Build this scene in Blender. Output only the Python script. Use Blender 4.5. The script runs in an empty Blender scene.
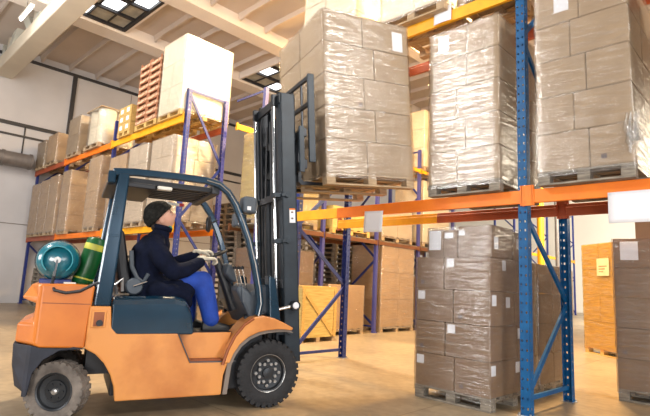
import bpy, bmesh, math, random
from mathutils import Vector as V, Matrix as MX
random.seed(7)
col = bpy.context.scene.collection
R_ = math.radians
ORD = ['bottom', 'second', 'third', 'fourth', 'fifth', 'sixth', 'seventh', 'eighth', 'ninth', 'tenth']

# ------------------------------------------------------------------ materials
def mat(name, c, rough=.5, metal=0, c2=None, scale=6, bump=0, bscale=40, coat=0, stretch=(1, 1, 1), detail=4, coord='Object', spec=.5, lo=.35, hi=.65):
    m = bpy.data.materials.new(name); m.use_nodes = True
    n = m.node_tree; N = n.nodes; L = n.links; b = N['Principled BSDF']
    b.inputs['Base Color'].default_value = (*c, 1); b.inputs['Roughness'].default_value = rough
    b.inputs['Metallic'].default_value = metal; b.inputs['Coat Weight'].default_value = coat
    b.inputs['Specular IOR Level'].default_value = spec
    tc = N.new('ShaderNodeTexCoord'); mp = N.new('ShaderNodeMapping'); mp.inputs['Scale'].default_value = stretch
    L.new(tc.outputs[coord], mp.inputs['Vector'])
    if c2 is None: c2 = tuple(x * .8 for x in c)
    t = N.new('ShaderNodeTexNoise'); t.inputs['Scale'].default_value = scale; t.inputs['Detail'].default_value = detail
    L.new(mp.outputs[0], t.inputs['Vector'])
    r = N.new('ShaderNodeValToRGB'); r.color_ramp.elements[0].position = lo; r.color_ramp.elements[1].position = hi
    r.color_ramp.elements[0].color = (*c2, 1); r.color_ramp.elements[1].color = (*c, 1)
    L.new(t.outputs['Fac'], r.inputs[0]); L.new(r.outputs[0], b.inputs['Base Color'])
    if bump:
        t2 = N.new('ShaderNodeTexNoise'); t2.inputs['Scale'].default_value = bscale; L.new(mp.outputs[0], t2.inputs['Vector'])
        bp = N.new('ShaderNodeBump'); bp.inputs['Strength'].default_value = bump; bp.inputs['Distance'].default_value = .02
        L.new(t2.outputs['Fac'], bp.inputs['Height']); L.new(bp.outputs[0], b.inputs['Normal'])
    return m

def film_mat(name, base=.08, haze=.10, tint=(1, 1, 1), rough=.22, bs=.55):
    m = bpy.data.materials.new(name); m.use_nodes = True
    n = m.node_tree; N = n.nodes; L = n.links; N.remove(N['Principled BSDF']); out = N['Material Output']
    tc = N.new('ShaderNodeTexCoord'); mp = N.new('ShaderNodeMapping'); mp.inputs['Scale'].default_value = (1.2, 1.2, 9)
    mp.inputs['Rotation'].default_value = (.16, -.12, 0)
    L.new(tc.outputs['Object'], mp.inputs['Vector'])
    t = N.new('ShaderNodeTexNoise'); t.inputs['Scale'].default_value = 2.6; t.inputs['Detail'].default_value = 5; t.inputs['Distortion'].default_value = .6
    L.new(mp.outputs[0], t.inputs['Vector'])
    bp = N.new('ShaderNodeBump'); bp.inputs['Strength'].default_value = bs; bp.inputs['Distance'].default_value = .03
    L.new(t.outputs['Fac'], bp.inputs['Height'])
    tr = N.new('ShaderNodeBsdfTransparent'); tr.inputs[0].default_value = (*tint, 1)
    gl = N.new('ShaderNodeBsdfGlossy'); gl.inputs['Roughness'].default_value = rough; L.new(bp.outputs[0], gl.inputs['Normal'])
    df = N.new('ShaderNodeBsdfDiffuse'); df.inputs[0].default_value = (.85, .78, .68, 1); L.new(bp.outputs[0], df.inputs['Normal'])
    lw = N.new('ShaderNodeLayerWeight'); lw.inputs[0].default_value = .25; L.new(bp.outputs[0], lw.inputs['Normal'])
    a = N.new('ShaderNodeMath'); a.operation = 'MULTIPLY_ADD'; a.inputs[1].default_value = .42; a.inputs[2].default_value = base
    L.new(lw.outputs['Fresnel'], a.inputs[0])
    r = N.new('ShaderNodeMapRange'); r.inputs[1].default_value = .45; r.inputs[2].default_value = .8; r.inputs[3].default_value = haze * .35; r.inputs[4].default_value = haze * 2.2
    L.new(t.outputs['Fac'], r.inputs[0])
    m1 = N.new('ShaderNodeMixShader'); L.new(r.outputs[0], m1.inputs[0]); L.new(tr.outputs[0], m1.inputs[1]); L.new(df.outputs[0], m1.inputs[2])
    m2 = N.new('ShaderNodeMixShader'); L.new(a.outputs[0], m2.inputs[0]); L.new(m1.outputs[0], m2.inputs[1]); L.new(gl.outputs[0], m2.inputs[2])
    L.new(m2.outputs[0], out.inputs[0])
    return m

def emis(name, c, s):
    m = bpy.data.materials.new(name); m.use_nodes = True
    b = m.node_tree.nodes['Principled BSDF']; b.inputs['Base Color'].default_value = (*c, 1)
    b.inputs['Emission Color'].default_value = (*c, 1); b.inputs['Emission Strength'].default_value = s
    return m

M = {}
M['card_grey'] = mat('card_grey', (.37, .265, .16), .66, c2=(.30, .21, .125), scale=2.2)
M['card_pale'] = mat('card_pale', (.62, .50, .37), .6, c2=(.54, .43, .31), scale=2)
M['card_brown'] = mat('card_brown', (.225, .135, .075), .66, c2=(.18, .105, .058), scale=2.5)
M['card_tan'] = mat('card_tan', (.55, .36, .19), .65, c2=(.46, .29, .15), scale=2.5)
M['card_gold'] = mat('card_gold', (.58, .45, .17), .6, c2=(.44, .32, .10), scale=3, stretch=(1, 1, 12))
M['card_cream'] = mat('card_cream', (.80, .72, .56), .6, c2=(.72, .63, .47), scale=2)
M['tray'] = mat('tray', (.33, .12, .05), .6, c2=(.24, .09, .04), scale=8)
M['tray_white'] = mat('tray_white', (.66, .46, .30), .6, c2=(.33, .12, .05), scale=14, lo=.42, hi=.5)
M['sticker'] = mat('sticker', (.78, .80, .86), .5, c2=(.72, .74, .80), scale=8)
M['ink'] = mat('ink', (.10, .08, .09), .7, c2=(.2, .15, .13), scale=40)
M['label_ink'] = mat('label_ink', (.35, .18, .08), .7)
M['paper'] = mat('paper', (.82, .83, .88), .7, c2=(.78, .79, .84), scale=2)
M['yellow_paper'] = mat('yellow_paper', (.72, .60, .36), .7)
M['wood'] = mat('wood', (.50, .37, .23), .8, c2=(.33, .23, .14), scale=5, stretch=(1, 8, 8), bump=.3)
M['wood_grey'] = mat('wood_grey', (.30, .265, .215), .85, c2=(.13, .11, .09), scale=5, stretch=(1, 8, 8), bump=.3)
M['wood_yellow'] = mat('wood_yellow', (.62, .42, .14), .75, c2=(.45, .28, .09), scale=5, stretch=(1, 8, 8))
M['film'] = film_mat('film', .12, .035, rough=.19, bs=.6); M['film_heavy'] = film_mat('film_heavy', .15, .11, rough=.2, bs=1.0)
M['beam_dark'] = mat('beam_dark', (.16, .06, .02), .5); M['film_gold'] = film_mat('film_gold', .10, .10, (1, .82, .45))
M['blue'] = mat('blue', (.001, .10, .28), .5, c2=(.001, .07, .21), scale=9, spec=.3)
M['navy'] = mat('navy', (.02, .035, .20), .4, c2=(.015, .028, .15), scale=9)
M['violet'] = mat('violet', (.06, .06, .24), .4, c2=(.07, .07, .24), scale=9)
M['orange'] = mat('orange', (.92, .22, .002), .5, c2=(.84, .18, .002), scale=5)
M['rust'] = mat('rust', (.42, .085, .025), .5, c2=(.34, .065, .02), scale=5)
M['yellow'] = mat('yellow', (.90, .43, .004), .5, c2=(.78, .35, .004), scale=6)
M['steel'] = mat('steel', (.5, .5, .5), .35, .8)
M['truck_orange'] = mat('truck_orange', (.70, .29, .075), .36, c2=(.52, .18, .04), scale=3, detail=8, lo=.3, hi=.55, coat=.3)
M['truck_deep'] = mat('truck_deep', (.66, .20, .025), .36, c2=(.55, .15, .018), scale=3, detail=8, coat=.3)
M['lpg_light'] = mat('lpg_light', (.03, .33, .42), .3)
M['truck_trim'] = mat('truck_trim', (.30, .08, .02), .5)
M['truck_blue'] = mat('truck_blue', (.004, .034, .070), .2, c2=(.003, .027, .055), scale=5, coat=.6, metal=.25)
M['black'] = mat('black', (.010, .011, .015), .45, c2=(.012, .013, .018), scale=10)
M['bumper'] = mat('bumper', (.004, .007, .018), .55, c2=(.01, .016, .035), scale=7)
M['dark_iron'] = mat('dark_iron', (.018, .022, .03), .38, c2=(.010, .013, .018), scale=8, metal=.4)
M['mast_grey'] = mat('mast_grey', (.022, .034, .048), .45, c2=(.014, .022, .032), scale=5, metal=.2)
M['plastic_grey'] = mat('plastic_grey', (.065, .082, .105), .5, c2=(.05, .065, .085), scale=7)
M['liner'] = mat('liner', (.22, .185, .16), .7)
M['rubber'] = mat('rubber', (.012, .013, .016), .75, c2=(.02, .021, .025), scale=12, bump=.3)
M['rubber_dusty'] = mat('rubber_dusty', (.23, .20, .175), .85, c2=(.11, .095, .085), scale=7, bump=.4)
M['rim'] = mat('rim', (.045, .05, .058), .4, metal=.5)
M['chrome'] = mat('chrome', (.85, .85, .86), .12, 1)
M['lpg'] = mat('lpg', (.005, .15, .21), .25, c2=(.005, .12, .17), scale=6, coat=.5)
M['green'] = mat('green', (.005, .12, .03), .35, c2=(.005, .09, .022), scale=9)
M['band'] = mat('band', (.62, .60, .08), .5)
M['glass_mirror'] = mat('glass_mirror', (.7, .72, .74), .05, 1)
M['lamp_white'] = mat('lamp_white', (.85, .82, .75), .4)
M['red'] = mat('red', (.6, .02, .02), .4)
M['coat'] = mat('coat', (.006, .009, .026), .95, c2=(.004, .006, .016), spec=.15, scale=9, bump=.5, bscale=16)
M['jeans'] = mat('jeans', (.012, .065, .42), .8, c2=(.01, .045, .30), scale=7, bump=.5, bscale=14)
M['skin'] = mat('skin', (.62, .34, .25), .55, c2=(.54, .28, .2), scale=8)
M['hair'] = mat('hair', (.03, .02, .015), .8)
M['knit'] = mat('knit', (.008, .008, .007), .95, c2=(.022, .021, .019), spec=.2, scale=28, bump=.8, bscale=60)
M['glove'] = mat('glove', (.62, .58, .48), .85, c2=(.45, .41, .33), scale=20, bump=.3)
M['scarf'] = mat('scarf', (.02, .28, .24), .8)
M['shoe'] = mat('shoe', (.02, .02, .022), .5)
M['wall'] = mat('wall', (.55, .535, .54), .8, c2=(.49, .475, .48), scale=.7, coord='Object')
M['wall_white'] = mat('wall_white', (.86, .82, .74), .8, scale=.5, c2=(.82, .78, .70))
M['plaster'] = mat('plaster', (.84, .78, .72), .85, c2=(.78, .71, .65), scale=.8)
M['slab'] = mat('slab', (.62, .54, .48), .9, c2=(.54, .47, .42), scale=.6)
M['girder'] = mat('girder', (.68, .61, .49), .85, c2=(.62, .55, .44), scale=.9)
M['girder_green'] = mat('girder_green', (.62, .62, .55), .85, c2=(.58, .58, .51), scale=.9)
M['pipe'] = mat('pipe', (.22, .19, .17), .45, metal=.3)
M['trim_black'] = mat('trim_black', (.025, .025, .03), .5)
M['wire'] = mat('wire', (.55, .56, .52), .8, c2=(.38, .39, .36), scale=3)
M['tube_glow'] = emis('tube_glow', (1, .98, .93), 8)
M['outdoor'] = emis('outdoor', (.93, .97, 1), 3.0)

def floor_mat():
    m = mat('floor', (.37, .285, .185), .36, c2=(.25, .19, .125), scale=.55, detail=8, coord='Object', spec=.4)
    N = m.node_tree.nodes; L = m.node_tree.links; b = N['Principled BSDF']
    tc = N.new('ShaderNodeTexCoord'); br = N.new('ShaderNodeTexBrick'); br.offset = 0
    br.inputs['Scale'].default_value = 1; br.inputs['Brick Width'].default_value = 3; br.inputs['Row Height'].default_value = 3
    br.inputs['Mortar Size'].default_value = .008
    L.new(tc.outputs['Object'], br.inputs['Vector'])
    mx = N.new('ShaderNodeMix'); mx.data_type = 'RGBA'; mx.blend_type = 'MULTIPLY'
    src = b.inputs['Base Color'].links[0].from_socket
    rp = N.new('ShaderNodeMapRange'); rp.inputs[3].default_value = 0; rp.inputs[4].default_value = .55
    L.new(br.outputs['Fac'], rp.inputs[0]); L.new(rp.outputs[0], mx.inputs[0])
    L.new(src, mx.inputs[6]); mx.inputs[7].default_value = (.25, .2, .15, 1)
    t = N.new('ShaderNodeTexNoise'); t.inputs['Scale'].default_value = 9; t.inputs['Detail'].default_value = 9
    L.new(tc.outputs['Object'], t.inputs['Vector'])
    mr = N.new('ShaderNodeMapRange'); mr.inputs[1].default_value = .3; mr.inputs[2].default_value = .7; mr.inputs[3].default_value = .72; mr.inputs[4].default_value = 1.05
    L.new(t.outputs['Fac'], mr.inputs[0])
    m2 = N.new('ShaderNodeMix'); m2.data_type = 'RGBA'; m2.blend_type = 'MULTIPLY'; m2.inputs[0].default_value = 1
    L.new(mx.outputs[2], m2.inputs[6]); L.new(mr.outputs[0], m2.inputs[7]); L.new(m2.outputs[2], b.inputs['Base Color'])
    return m
M['floor'] = floor_mat()

# ------------------------------------------------------------------ mesh builder
class MB:
    def __init__(s): s.v = []; s.f = []; s.mi = []; s.k = 0
    def add(s, vs, fs):
        o = len(s.v); s.v += [V(p) for p in vs]; s.f += [[o + i for i in f] for f in fs]; s.mi += [s.k] * len(fs); return s
    def box(s, a, b, mx=None):
        x0, y0, z0 = a; x1, y1, z1 = b
        vs = [V(p) for p in ((x0, y0, z0), (x1, y0, z0), (x1, y1, z0), (x0, y1, z0), (x0, y0, z1), (x1, y0, z1), (x1, y1, z1), (x0, y1, z1))]
        if mx: vs = [mx @ p for p in vs]
        return s.add(vs, [(3, 2, 1, 0), (4, 5, 6, 7), (0, 1, 5, 4), (1, 2, 6, 5), (2, 3, 7, 6), (3, 0, 4, 7)])
    def bar(s, p, q, w, h, up=(0, 0, 1)):           # box section from p to q
        p = V(p); q = V(q); d = (q - p).normalized(); u = V(up)
        if abs(d.dot(u)) > .98: u = V((1, 0, 0))
        a = d.cross(u).normalized() * w / 2; b = a.cross(d).normalized() * h / 2
        vs = [p - a - b, p + a - b, p + a + b, p - a + b, q - a - b, q + a - b, q + a + b, q - a + b]
        return s.add(vs, [(3, 2, 1, 0), (4, 5, 6, 7), (0, 1, 5, 4), (1, 2, 6, 5), (2, 3, 7, 6), (3, 0, 4, 7)])
    def loft(s, secs, cap=True):
        n = len(secs[0]); vs = [p for sec in secs for p in sec]; fs = []
        for i in range(len(secs) - 1):
            for j in range(n): fs.append((i * n + j, i * n + (j + 1) % n, (i + 1) * n + (j + 1) % n, (i + 1) * n + j))
        if cap: fs += [tuple(range(n))[::-1], tuple((len(secs) - 1) * n + j for j in range(n))]
        return s.add(vs, fs)
    def prism(s, poly, y0, y1):                      # poly in (x, z)
        return s.loft([[(x, y0, z) for x, z in poly], [(x, y1, z) for x, z in poly]])
    def tube(s, pts, r, n=10, sx=1):
        pts = [V(p) for p in pts]; secs = []; pa = None
        for i, p in enumerate(pts):
            d = (pts[min(i + 1, len(pts) - 1)] - pts[max(i - 1, 0)]).normalized()
            if pa is None: a = d.cross(V((0, 0, 1)) if abs(d.z) < .9 else V((1, 0, 0))).normalized()
            else: a = (pa - d * pa.dot(d)).normalized()
            pa = a; b = d.cross(a); rr = r[i] if isinstance(r, (list, tuple)) else r
            secs.append([p + a * math.cos(t * 2 * math.pi / n) * rr + b * math.sin(t * 2 * math.pi / n) * rr * sx for t in range(n)])
        return s.loft(secs)
    def lathe(s, prof, c=(0, 0, 0), axis=1, n=32, ring=False, cap=True):   # prof (r, h)
        secs = []
        if ring: prof = list(prof) + [prof[0]]
        for r, h in prof:
            q = []
            for t in range(n):
                a = 2 * math.pi * t / n; u, w = r * math.cos(a), r * math.sin(a)
                p = {0: (h, u, w), 1: (u, h, w), 2: (u, w, h)}[axis]; q.append(V(p) + V(c))
            secs.append(q)
        return s.loft(secs, cap and not ring)
    def build(s, name, m, parent=None, mx=None, bevel=0, smooth=False, seg=2):
        me = bpy.data.meshes.new(name)
        me.from_pydata([(mx @ p if mx else p) for p in s.v], [], s.f)
        for k in (m if isinstance(m, (list, tuple)) else [m]): me.materials.append(M[k])
        for p, i in zip(me.polygons, s.mi): p.material_index = i
        bm = bmesh.new(); bm.from_mesh(me); bmesh.ops.recalc_face_normals(bm, faces=bm.faces); bm.to_mesh(me); bm.free()
        if smooth:
            for p in me.polygons: p.use_smooth = True
        o = bpy.data.objects.new(name, me); col.objects.link(o)
        if smooth:
            try: me.set_sharp_from_angle(angle=R_(40))
            except Exception: pass
        if parent: o.parent = parent
        if bevel:
            b = o.modifiers.new('bevel', 'BEVEL'); b.width = bevel; b.segments = seg; b.limit_method = 'ANGLE'; b.angle_limit = R_(35)
            if smooth: b.harden_normals = False
        return o

def tag(o, label, cat, group=None):
    o['label'] = label; o['category'] = cat
    if group: o['group'] = group
    return o
def struct(o, label=None):
    o['kind'] = 'structure'
    if label: o['label'] = label
    return o
def empty(name, loc=(0, 0, 0), rz=0):
    o = bpy.data.objects.new(name, None); o.empty_display_size = .2; col.objects.link(o); o.location = loc; o.rotation_euler = (0, 0, rz); return o
def copy_tree(o, parent=None):
    c = o.copy(); col.objects.link(c); c.parent = parent
    for ch in list(o.children): copy_tree(ch, c)
    return c
def bx(a, b): return MB().box(a, b)

# ------------------------------------------------------------------ setting
XW, YB = -21.0, 38.0
struct(bx((XW - .3, -7, -.2), (9, YB + .3, 0)).build('floor', 'floor'), 'warm beige concrete warehouse floor')
w = bx((XW - .3, -7, 0), (XW, YB, 10.2)).build('wall_left', 'wall'); struct(w, 'pale grey panelled end wall behind the rack row')
struct(bx((XW - .3, YB, 0), (9, YB + .3, 10.2)).build('wall_back', 'wall_white'), 'bright cream rear wall far beyond the racks')
# wall rails, pipe and panel joints
def trim(i, a, b, m='trim_black', lab=None): struct(bx(a, b).build('trim_%d' % i, m), lab)
trim(1, (XW, -7, 9.22), (XW + .09, 20, 9.32), lab='black rail along the top of the end wall')
trim(2, (XW, -7, 6.62), (XW + .10, 20, 6.74), lab='upper black cable rail across the end wall')
trim(3, (XW, -7, 6.22), (XW + .06, 20, 6.29), lab='lower black cable rail across the end wall')
trim(4, (XW, 6.33, 4.8), (XW + .12, 6.47, 9.25), lab='black vertical pipe on the end wall above the far stacks')
trim(5, (XW, 4.86, 5.6), (XW + .05, 4.9, 6.65), lab='short black conduit on the end wall')
trim(6, (XW, -7, 2.9), (XW + .02, 20, 2.93), 'pipe', 'dark horizontal panel joint low on the end wall')
for i, y in enumerate((1.2, 3.7, 8.8)): trim(7 + i, (XW, y, 0), (XW + .012, y + .02, 9.2), 'pipe', 'vertical panel joint on the end wall')
d = MB().lathe([(.27, -3), (.27, 5.15)], (XW + .42, 0, 5.25), 1, 24)
for y in (.6, 2.4, 4.2, 5.1): d.lathe([(.30, y - .04), (.30, y + .04)], (XW + .42, 0, 5.25), 1, 24)
duct = d.build('ventilation_duct', 'pipe', smooth=True); tag(duct, 'brown metal ventilation duct running along the pale end wall', 'duct')

# ceiling: coffered slabs between deep beams, wired-glass skylights
ZB, ZS = 9.25, 9.6
beams = [(-16.7, -15.75), (-13.05, -12.2), (-9.35, -8.5), (-5.65, -4.8), (-1.95, -1.1), (1.75, 2.6), (5.4, 6.2)]
for i, (a, b) in enumerate(beams):
    m = MB().prism([(a + .12, ZB), (b - .12, ZB), (b, ZS + .2), (a, ZS + .2)], -7, YB)
    o = m.build('ceiling', 'plaster'); struct(o, 'pale concrete roof beam spanning the hall')
    o.name = 'ceiling_beam' if i == 0 else 'ceiling_beam.%03d' % i
edges = [XW] + [x for ab in beams for x in ab] + [9]
sky = {1: [(4.3, 6.15), (11.0, 13.4)], 3: [(4.3, 6.15)]}
pan = MB(); rib = MB()
for k in range(len(edges) // 2):
    x0, x1 = edges[2 * k], edges[2 * k + 1]
    ys = [-7.0]
    for a, b in sky.get(k, []): ys += [a, b]
    ys.append(YB)
    for j in range(0, len(ys), 2): pan.box((x0 - .1, ys[j], ZS), (x1 + .1, ys[j + 1], ZS + .15))
    y = -6.5
    while y < YB:
        if not any(a < y + .1 < b for a, b in sky.get(k, [])):
            rib.loft([[(x0, y, ZS), (x0, y + .16, ZS), (x0, y + .11, ZS - .22), (x0, y + .05, ZS - .22)],
                      [(x0 + .5, y, ZS), (x0 + .5, y + .16, ZS), (x0 + .5, y + .11, ZS - .13), (x0 + .5, y + .05, ZS - .13)],
                      [(x1 - .5, y, ZS), (x1 - .5, y + .16, ZS), (x1 - .5, y + .11, ZS - .13), (x1 - .5, y + .05, ZS - .13)],
                      [(x1, y, ZS), (x1, y + .16, ZS), (x1, y + .11, ZS - .22), (x1, y + .05, ZS - .22)]])
        y += 1.05
struct(pan.build('ceiling', 'slab'), 'beige coffered concrete ceiling')
struct(rib.build('ceiling_rib', 'slab'), 'thin ribs of the coffered ceiling')
n = 0
for k, L_ in sky.items():
    x0, x1 = edges[2 * k], edges[2 * k + 1]
    for a, b in L_:
        n += 1
        zk = 9.36
        o = bx((x0, a, zk + .05), (x1, b, zk + .08)).build('window_%d' % n, 'wire'); struct(o, 'grey wired-glass skylight in the ceiling')
        cu = MB(); cu.box((x0 - .05, b, zk - .05), (x1 + .05, b + .08, ZS + .1)); cu.box((x0 - .05, a - .08, zk - .05), (x1 + .05, a, ZS + .1)); cu.build('curb', 'plaster', o)
        nx = 3; ny = max(2, round((b - a) / .62)); dx = (x1 - x0) / nx; dy = (b - a) / ny
        for i in range(nx):
            for j in range(ny):
                if (i * 2 + j + n) % 3 == 1:
                    p = bx((x0 + i * dx + .08, a + j * dy + .06, zk + .03), (x0 + (i + 1) * dx - .1, a + (j + 1) * dy - .06, zk + .049)).build('pane', 'outdoor', o); p['label'] = 'bright clear patch of the skylight'
        fr = MB()
        for i in range(nx + 1): fr.box((x0 + i * dx - .05, a, zk - .04), (x0 + i * dx + .05, b, zk + .05))
        for j in range(ny + 1): fr.box((x0, a + j * dy - .02, zk), (x1, a + j * dy + .02, zk + .045))
        fr.box((x0, b - .1, zk - .06), (x1, b, zk + .05))
        fr.build('frame', 'trim_black', o)
# roof girder over the aisle
g = empty('roof_girder', (0, 0, 0)); g['kind'] = 'structure'; g['label'] = 'pale concrete roof girder crossing above the aisle'
bx((XW, 3.62, 8.35), (8, 4.22, 8.85)).build('chord', 'girder', g, bevel=.03)
for i, x in enumerate((-20.3, -17.2, -14.1, -11.0, -7.9)):
    b = MB(); b.bar((x, 3.92, 8.8), (x + 1.55, 3.92, 10.1), .34, .3, (0, 1, 0)); b.build('diagonal', 'girder_green', g)
    b = MB(); b.bar((x, 3.92, 8.8), (x - 1.5, 3.92, 10.1), .34, .3, (0, 1, 0)); b.build('diagonal', 'girder_green', g)
    b = MB(); b.bar((x + .1, 3.92, 8.8), (x + .1, 3.92, 10.1), .26, .26); b.build('post', 'girder', g)
for i, x in enumerate((-15.9, -13.2)):
    t = empty('tube_lamp', (x, 3.3, 8.7)); tag(t, 'bare fluorescent tube lamp hung beside the girder, %s' % ('nearer the end wall' if i == 0 else 'further from the end wall'), 'lamp')
    bx((-.6, -.06, .05), (.6, .06, .12)).build('housing', 'lamp_white', t)
    MB().lathe([(.025, -.55), (.025, .55)], (0, 0, .02), 0, 10).build('tube', 'tube_glow', t) if 'tube_glow' in M else None
    MB().tube([(0, 0, .12), (0, 0, 1.12)], .008, 6).build('hanger', 'trim_black', t)

# ------------------------------------------------------------------ pallets and cartons
def make_pallet(W, D, wood='wood_grey', simple=False):
    root = empty('wooden_pallet')
    h = .144; parts = []
    nb = 5; bw = .13
    xs = [i * (W - .12) / 2 for i in range(3)]
    def brd(a, b, nm): parts.append((nm, a, b))
    for i in range(3): brd((xs[i], 0, .100), (xs[i] + .12, D, .122), 'stringer_board')
    nd = 6
    for i in range(nd):
        y = i * (D - bw) / (nd - 1); brd((0, y, .122), (W, y + bw, h), 'deck_board')
    for i in range(3):
        for j in range(3):
            y = j * (D - .12) / 2; brd((xs[i], y, .022), (xs[i] + .12, y + .12, .1), 'block')
    for j in range(3):
        y = j * (D - .12) / 2; brd((0, y, 0), (W, y + .12, .022), 'bottom_board')
    if simple:
        m = MB()
        for nm, a, b in parts: m.box(a, b)
        bpy.data.objects.remove(root)
        return m.build('wooden_pallet', wood)
    for nm, a, b in parts: bx(a, b).build(nm, wood, root, bevel=.003, seg=1)
    return root
PAL = {}
def pallet(mx, W, D, label, group, wood='wood_grey', simple=False):
    k = (W, D, wood, simple)
    if k not in PAL: PAL[k] = o = make_pallet(*k)
    else: o = copy_tree(PAL[k])
    o.matrix_world = mx; o.location = mx.to_translation(); o.rotation_euler = mx.to_euler()
    tag(o, label, 'pallet', group)
    return o
CM = {}
def carton(mx, a, b, m, label, group, sticker=None, mark=None, name='cardboard_carton', bev=.007):
    sx, sy, sz = (round(b[i] - a[i], 3) for i in range(3))
    k = (sx, sy, sz, m, bev, name)
    if k not in CM:
        o = bx((0, 0, 0), (sx, sy, sz)).build(name, m)
        bm = bmesh.new(); bm.from_mesh(o.data)
        bmesh.ops.bevel(bm, geom=bm.edges[:], offset=bev, segments=2, affect='EDGES'); bm.to_mesh(o.data); bm.free()
        # flap seam tape along the top
        CM[k] = o.data
    else:
        o = bpy.data.objects.new(name, CM[k]); col.objects.link(o)
    j = MX.Rotation(random.uniform(-.004, .004), 4, 'Z')
    w_ = mx @ MX.Translation(V(a) + V((random.uniform(-.002, .002), random.uniform(-.002, .002), 0))) @ j
    o.location = w_.to_translation(); o.rotation_euler = w_.to_euler()
    tag(o, label, 'carton', group)
    if sticker:
        for (face, u, v, wu, hv) in sticker:
            if face == 'F': q = bx((u, -.002, v), (u + wu, .001, v + hv))
            elif face == 'R': q = bx((sx - .001, u, v), (sx + .002, u + wu, v + hv))
            else: q = bx((-.002, u, v), (.001, u + wu, v + hv))
            q.build('shipping_label', 'sticker', o)['label'] = 'white paper shipping label'
    if mark:
        u, v = mark
        bx((u, -.0015, v), (u + .05, .001, v + .05)).build('printed_mark', 'ink', o)['label'] = 'small dark printed square'
    return o
def film(mx, W, D, z0, z1, m, label, group, amp=.006, off=.012, rad=.03):
    per = []; n = 14
    def seg(p, q, k): return [(p[0] + (q[0] - p[0]) * i / k, p[1] + (q[1] - p[1]) * i / k) for i in range(k)]
    r = rad - off; x0, y0, x1, y1 = -off, -off, W + off, D + off
    per += seg((x0 + r, y0), (x1 - r, y0), n) + [(x1 - r, y0), (x1 - r * .3, y0 + r * .3)]
    per += seg((x1, y0 + r), (x1, y1 - r), n) + [(x1, y1 - r), (x1 - r * .3, y1 - r * .3)]
    per += seg((x1 - r, y1), (x0 + r, y1), n) + [(x0 + r, y1), (x0 + r * .3, y1 - r * .3)]
    per += seg((x0, y1 - r), (x0, y0 + r), n) + [(x0, y0 + r), (x0 + r * .3, y0 + r * .3)]
    rows = 26; vs = []; fs = []; N_ = len(per)
    for k in range(rows + 1):
        z = z0 + (z1 - z0) * k / rows
        for (x, y) in per:
            q = random.random() * amp; cx, cy = W / 2, D / 2
            s = 1 + q / max(W, D) * 2
            vs.append((cx + (x - cx) * s, cy + (y - cy) * s, z))
    for k in range(rows):
        for j in range(N_): fs.append((k * N_ + j, k * N_ + (j + 1) % N_, (k + 1) * N_ + (j + 1) % N_, (k + 1) * N_ + j))
    o0 = len(vs)                                   # film folded in over the top edge
    for (x, y) in per: vs.append((W / 2 + (x - W / 2) * .86, D / 2 + (y - D / 2) * .86, z1 + .008))
    for j in range(N_): fs.append((rows * N_ + j, rows * N_ + (j + 1) % N_, o0 + (j + 1) % N_, o0 + j))
    f = MB(); f.add(vs, fs); o = f.build('stretch_film', m, smooth=True)
    o.location = mx.to_translation(); o.rotation_euler = mx.to_euler()
    tag(o, label, 'stretch film', group); return o

def stack(desc, mx, W, D, layers, side='R', m='card_grey', wood='wood_grey', fm='film', simple=False, adj='tan', stick=None, grp=None, base=.144, pal=True, off=(0, 0)):
    """layers: list of (height, [front split fractions], rear split); mx: front-left-bottom of the pallet"""
    if pal: pallet(mx, W, D, 'wooden pallet under %s' % desc, 'wooden pallets under the goods', wood, simple)
    z = base; g = 'cartons of ' + desc
    for i, (h, sp, ds) in enumerate(layers):
        xs = [0] + [s * W for s in sp] + [W]; yd = ds * D; nn = len(xs) - 1
        mm = m[i % len(m)] if isinstance(m, (list, tuple)) else m
        for j in range(nn):
            pos = {1: 'front', 2: ('front left', 'front right'), 3: ('front left', 'front middle', 'front right')}[nn]
            pos = pos if nn == 1 else pos[j]
            st = None; mk = None
            if stick: st, mk = stick(i, j, xs[j + 1] - xs[j], h)
            carton(mx, (xs[j] + .003, .003, z), (xs[j + 1] - .003, yd - .003, z + h - .004), mm,
                   '%s carton, %s, %s layer, in %s' % (adj, pos, ORD[i], desc), g, st, mk)
        if ds < .97:
            if side == 'R': a, b, pos = (W * .45, yd, z), (W, D, z + h), 'rear right'
            else: a, b, pos = (0, yd, z), (W * .55, D, z + h), 'rear left'
            st = None
            if stick: st, _ = stick(i, -1, b[0] - a[0], h)
            carton(mx, (a[0] + .003, a[1] + .003, a[2]), (b[0] - .003, b[1] - .003, b[2] - .004), mm,
                   '%s carton, %s, %s layer, in %s' % (adj, pos, ORD[i], desc), g, st)
        z += h
    if fm: film(mx, W, D, base - .06, z, fm, 'clear stretch film wrapped round %s' % desc, 'stretch film round pallet loads')
    return z
T = MX.Translation
def at(x, y, z, rz=0): return T((x, y, z)) @ MX.Rotation(R_(rz), 4, 'Z')

# ------------------------------------------------------------------ racking
YF, YR = 5.42, 6.52
def post_mesh(H, w=.10, d=.09):
    m = MB(); p = .05; rows = int(H / p)
    def strip(f, cols, hole):
        for i in range(rows):
            z = i * p
            for a, b, h in cols:
                if h and i % 2 == 1:
                    z0, z1 = z + .012, z + .038
                    m.add([f(a, z), f(b, z), f(b, z0), f(a, z0)], [(0, 1, 2, 3)]); m.add([f(a, z1), f(b, z1), f(b, z + p), f(a, z + p)], [(0, 1, 2, 3)])
                else: m.add([f(a, z), f(b, z), f(b, z + p), f(a, z + p)], [(0, 1, 2, 3)])
    strip(lambda a, z: (a, 0, z), [(0, .014, 0), (.014, .032, 1), (.032, .068, 0), (.068, .086, 1), (.086, .1, 0)], 1)
    strip(lambda a, z: (.1, a, z), [(0, .03, 0), (.03, .05, 1), (.05, .09, 0)], 1)
    strip(lambda a, z: (0, a, z), [(0, .03, 0), (.03, .05, 1), (.05, .09, 0)], 1)
    return m
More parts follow.
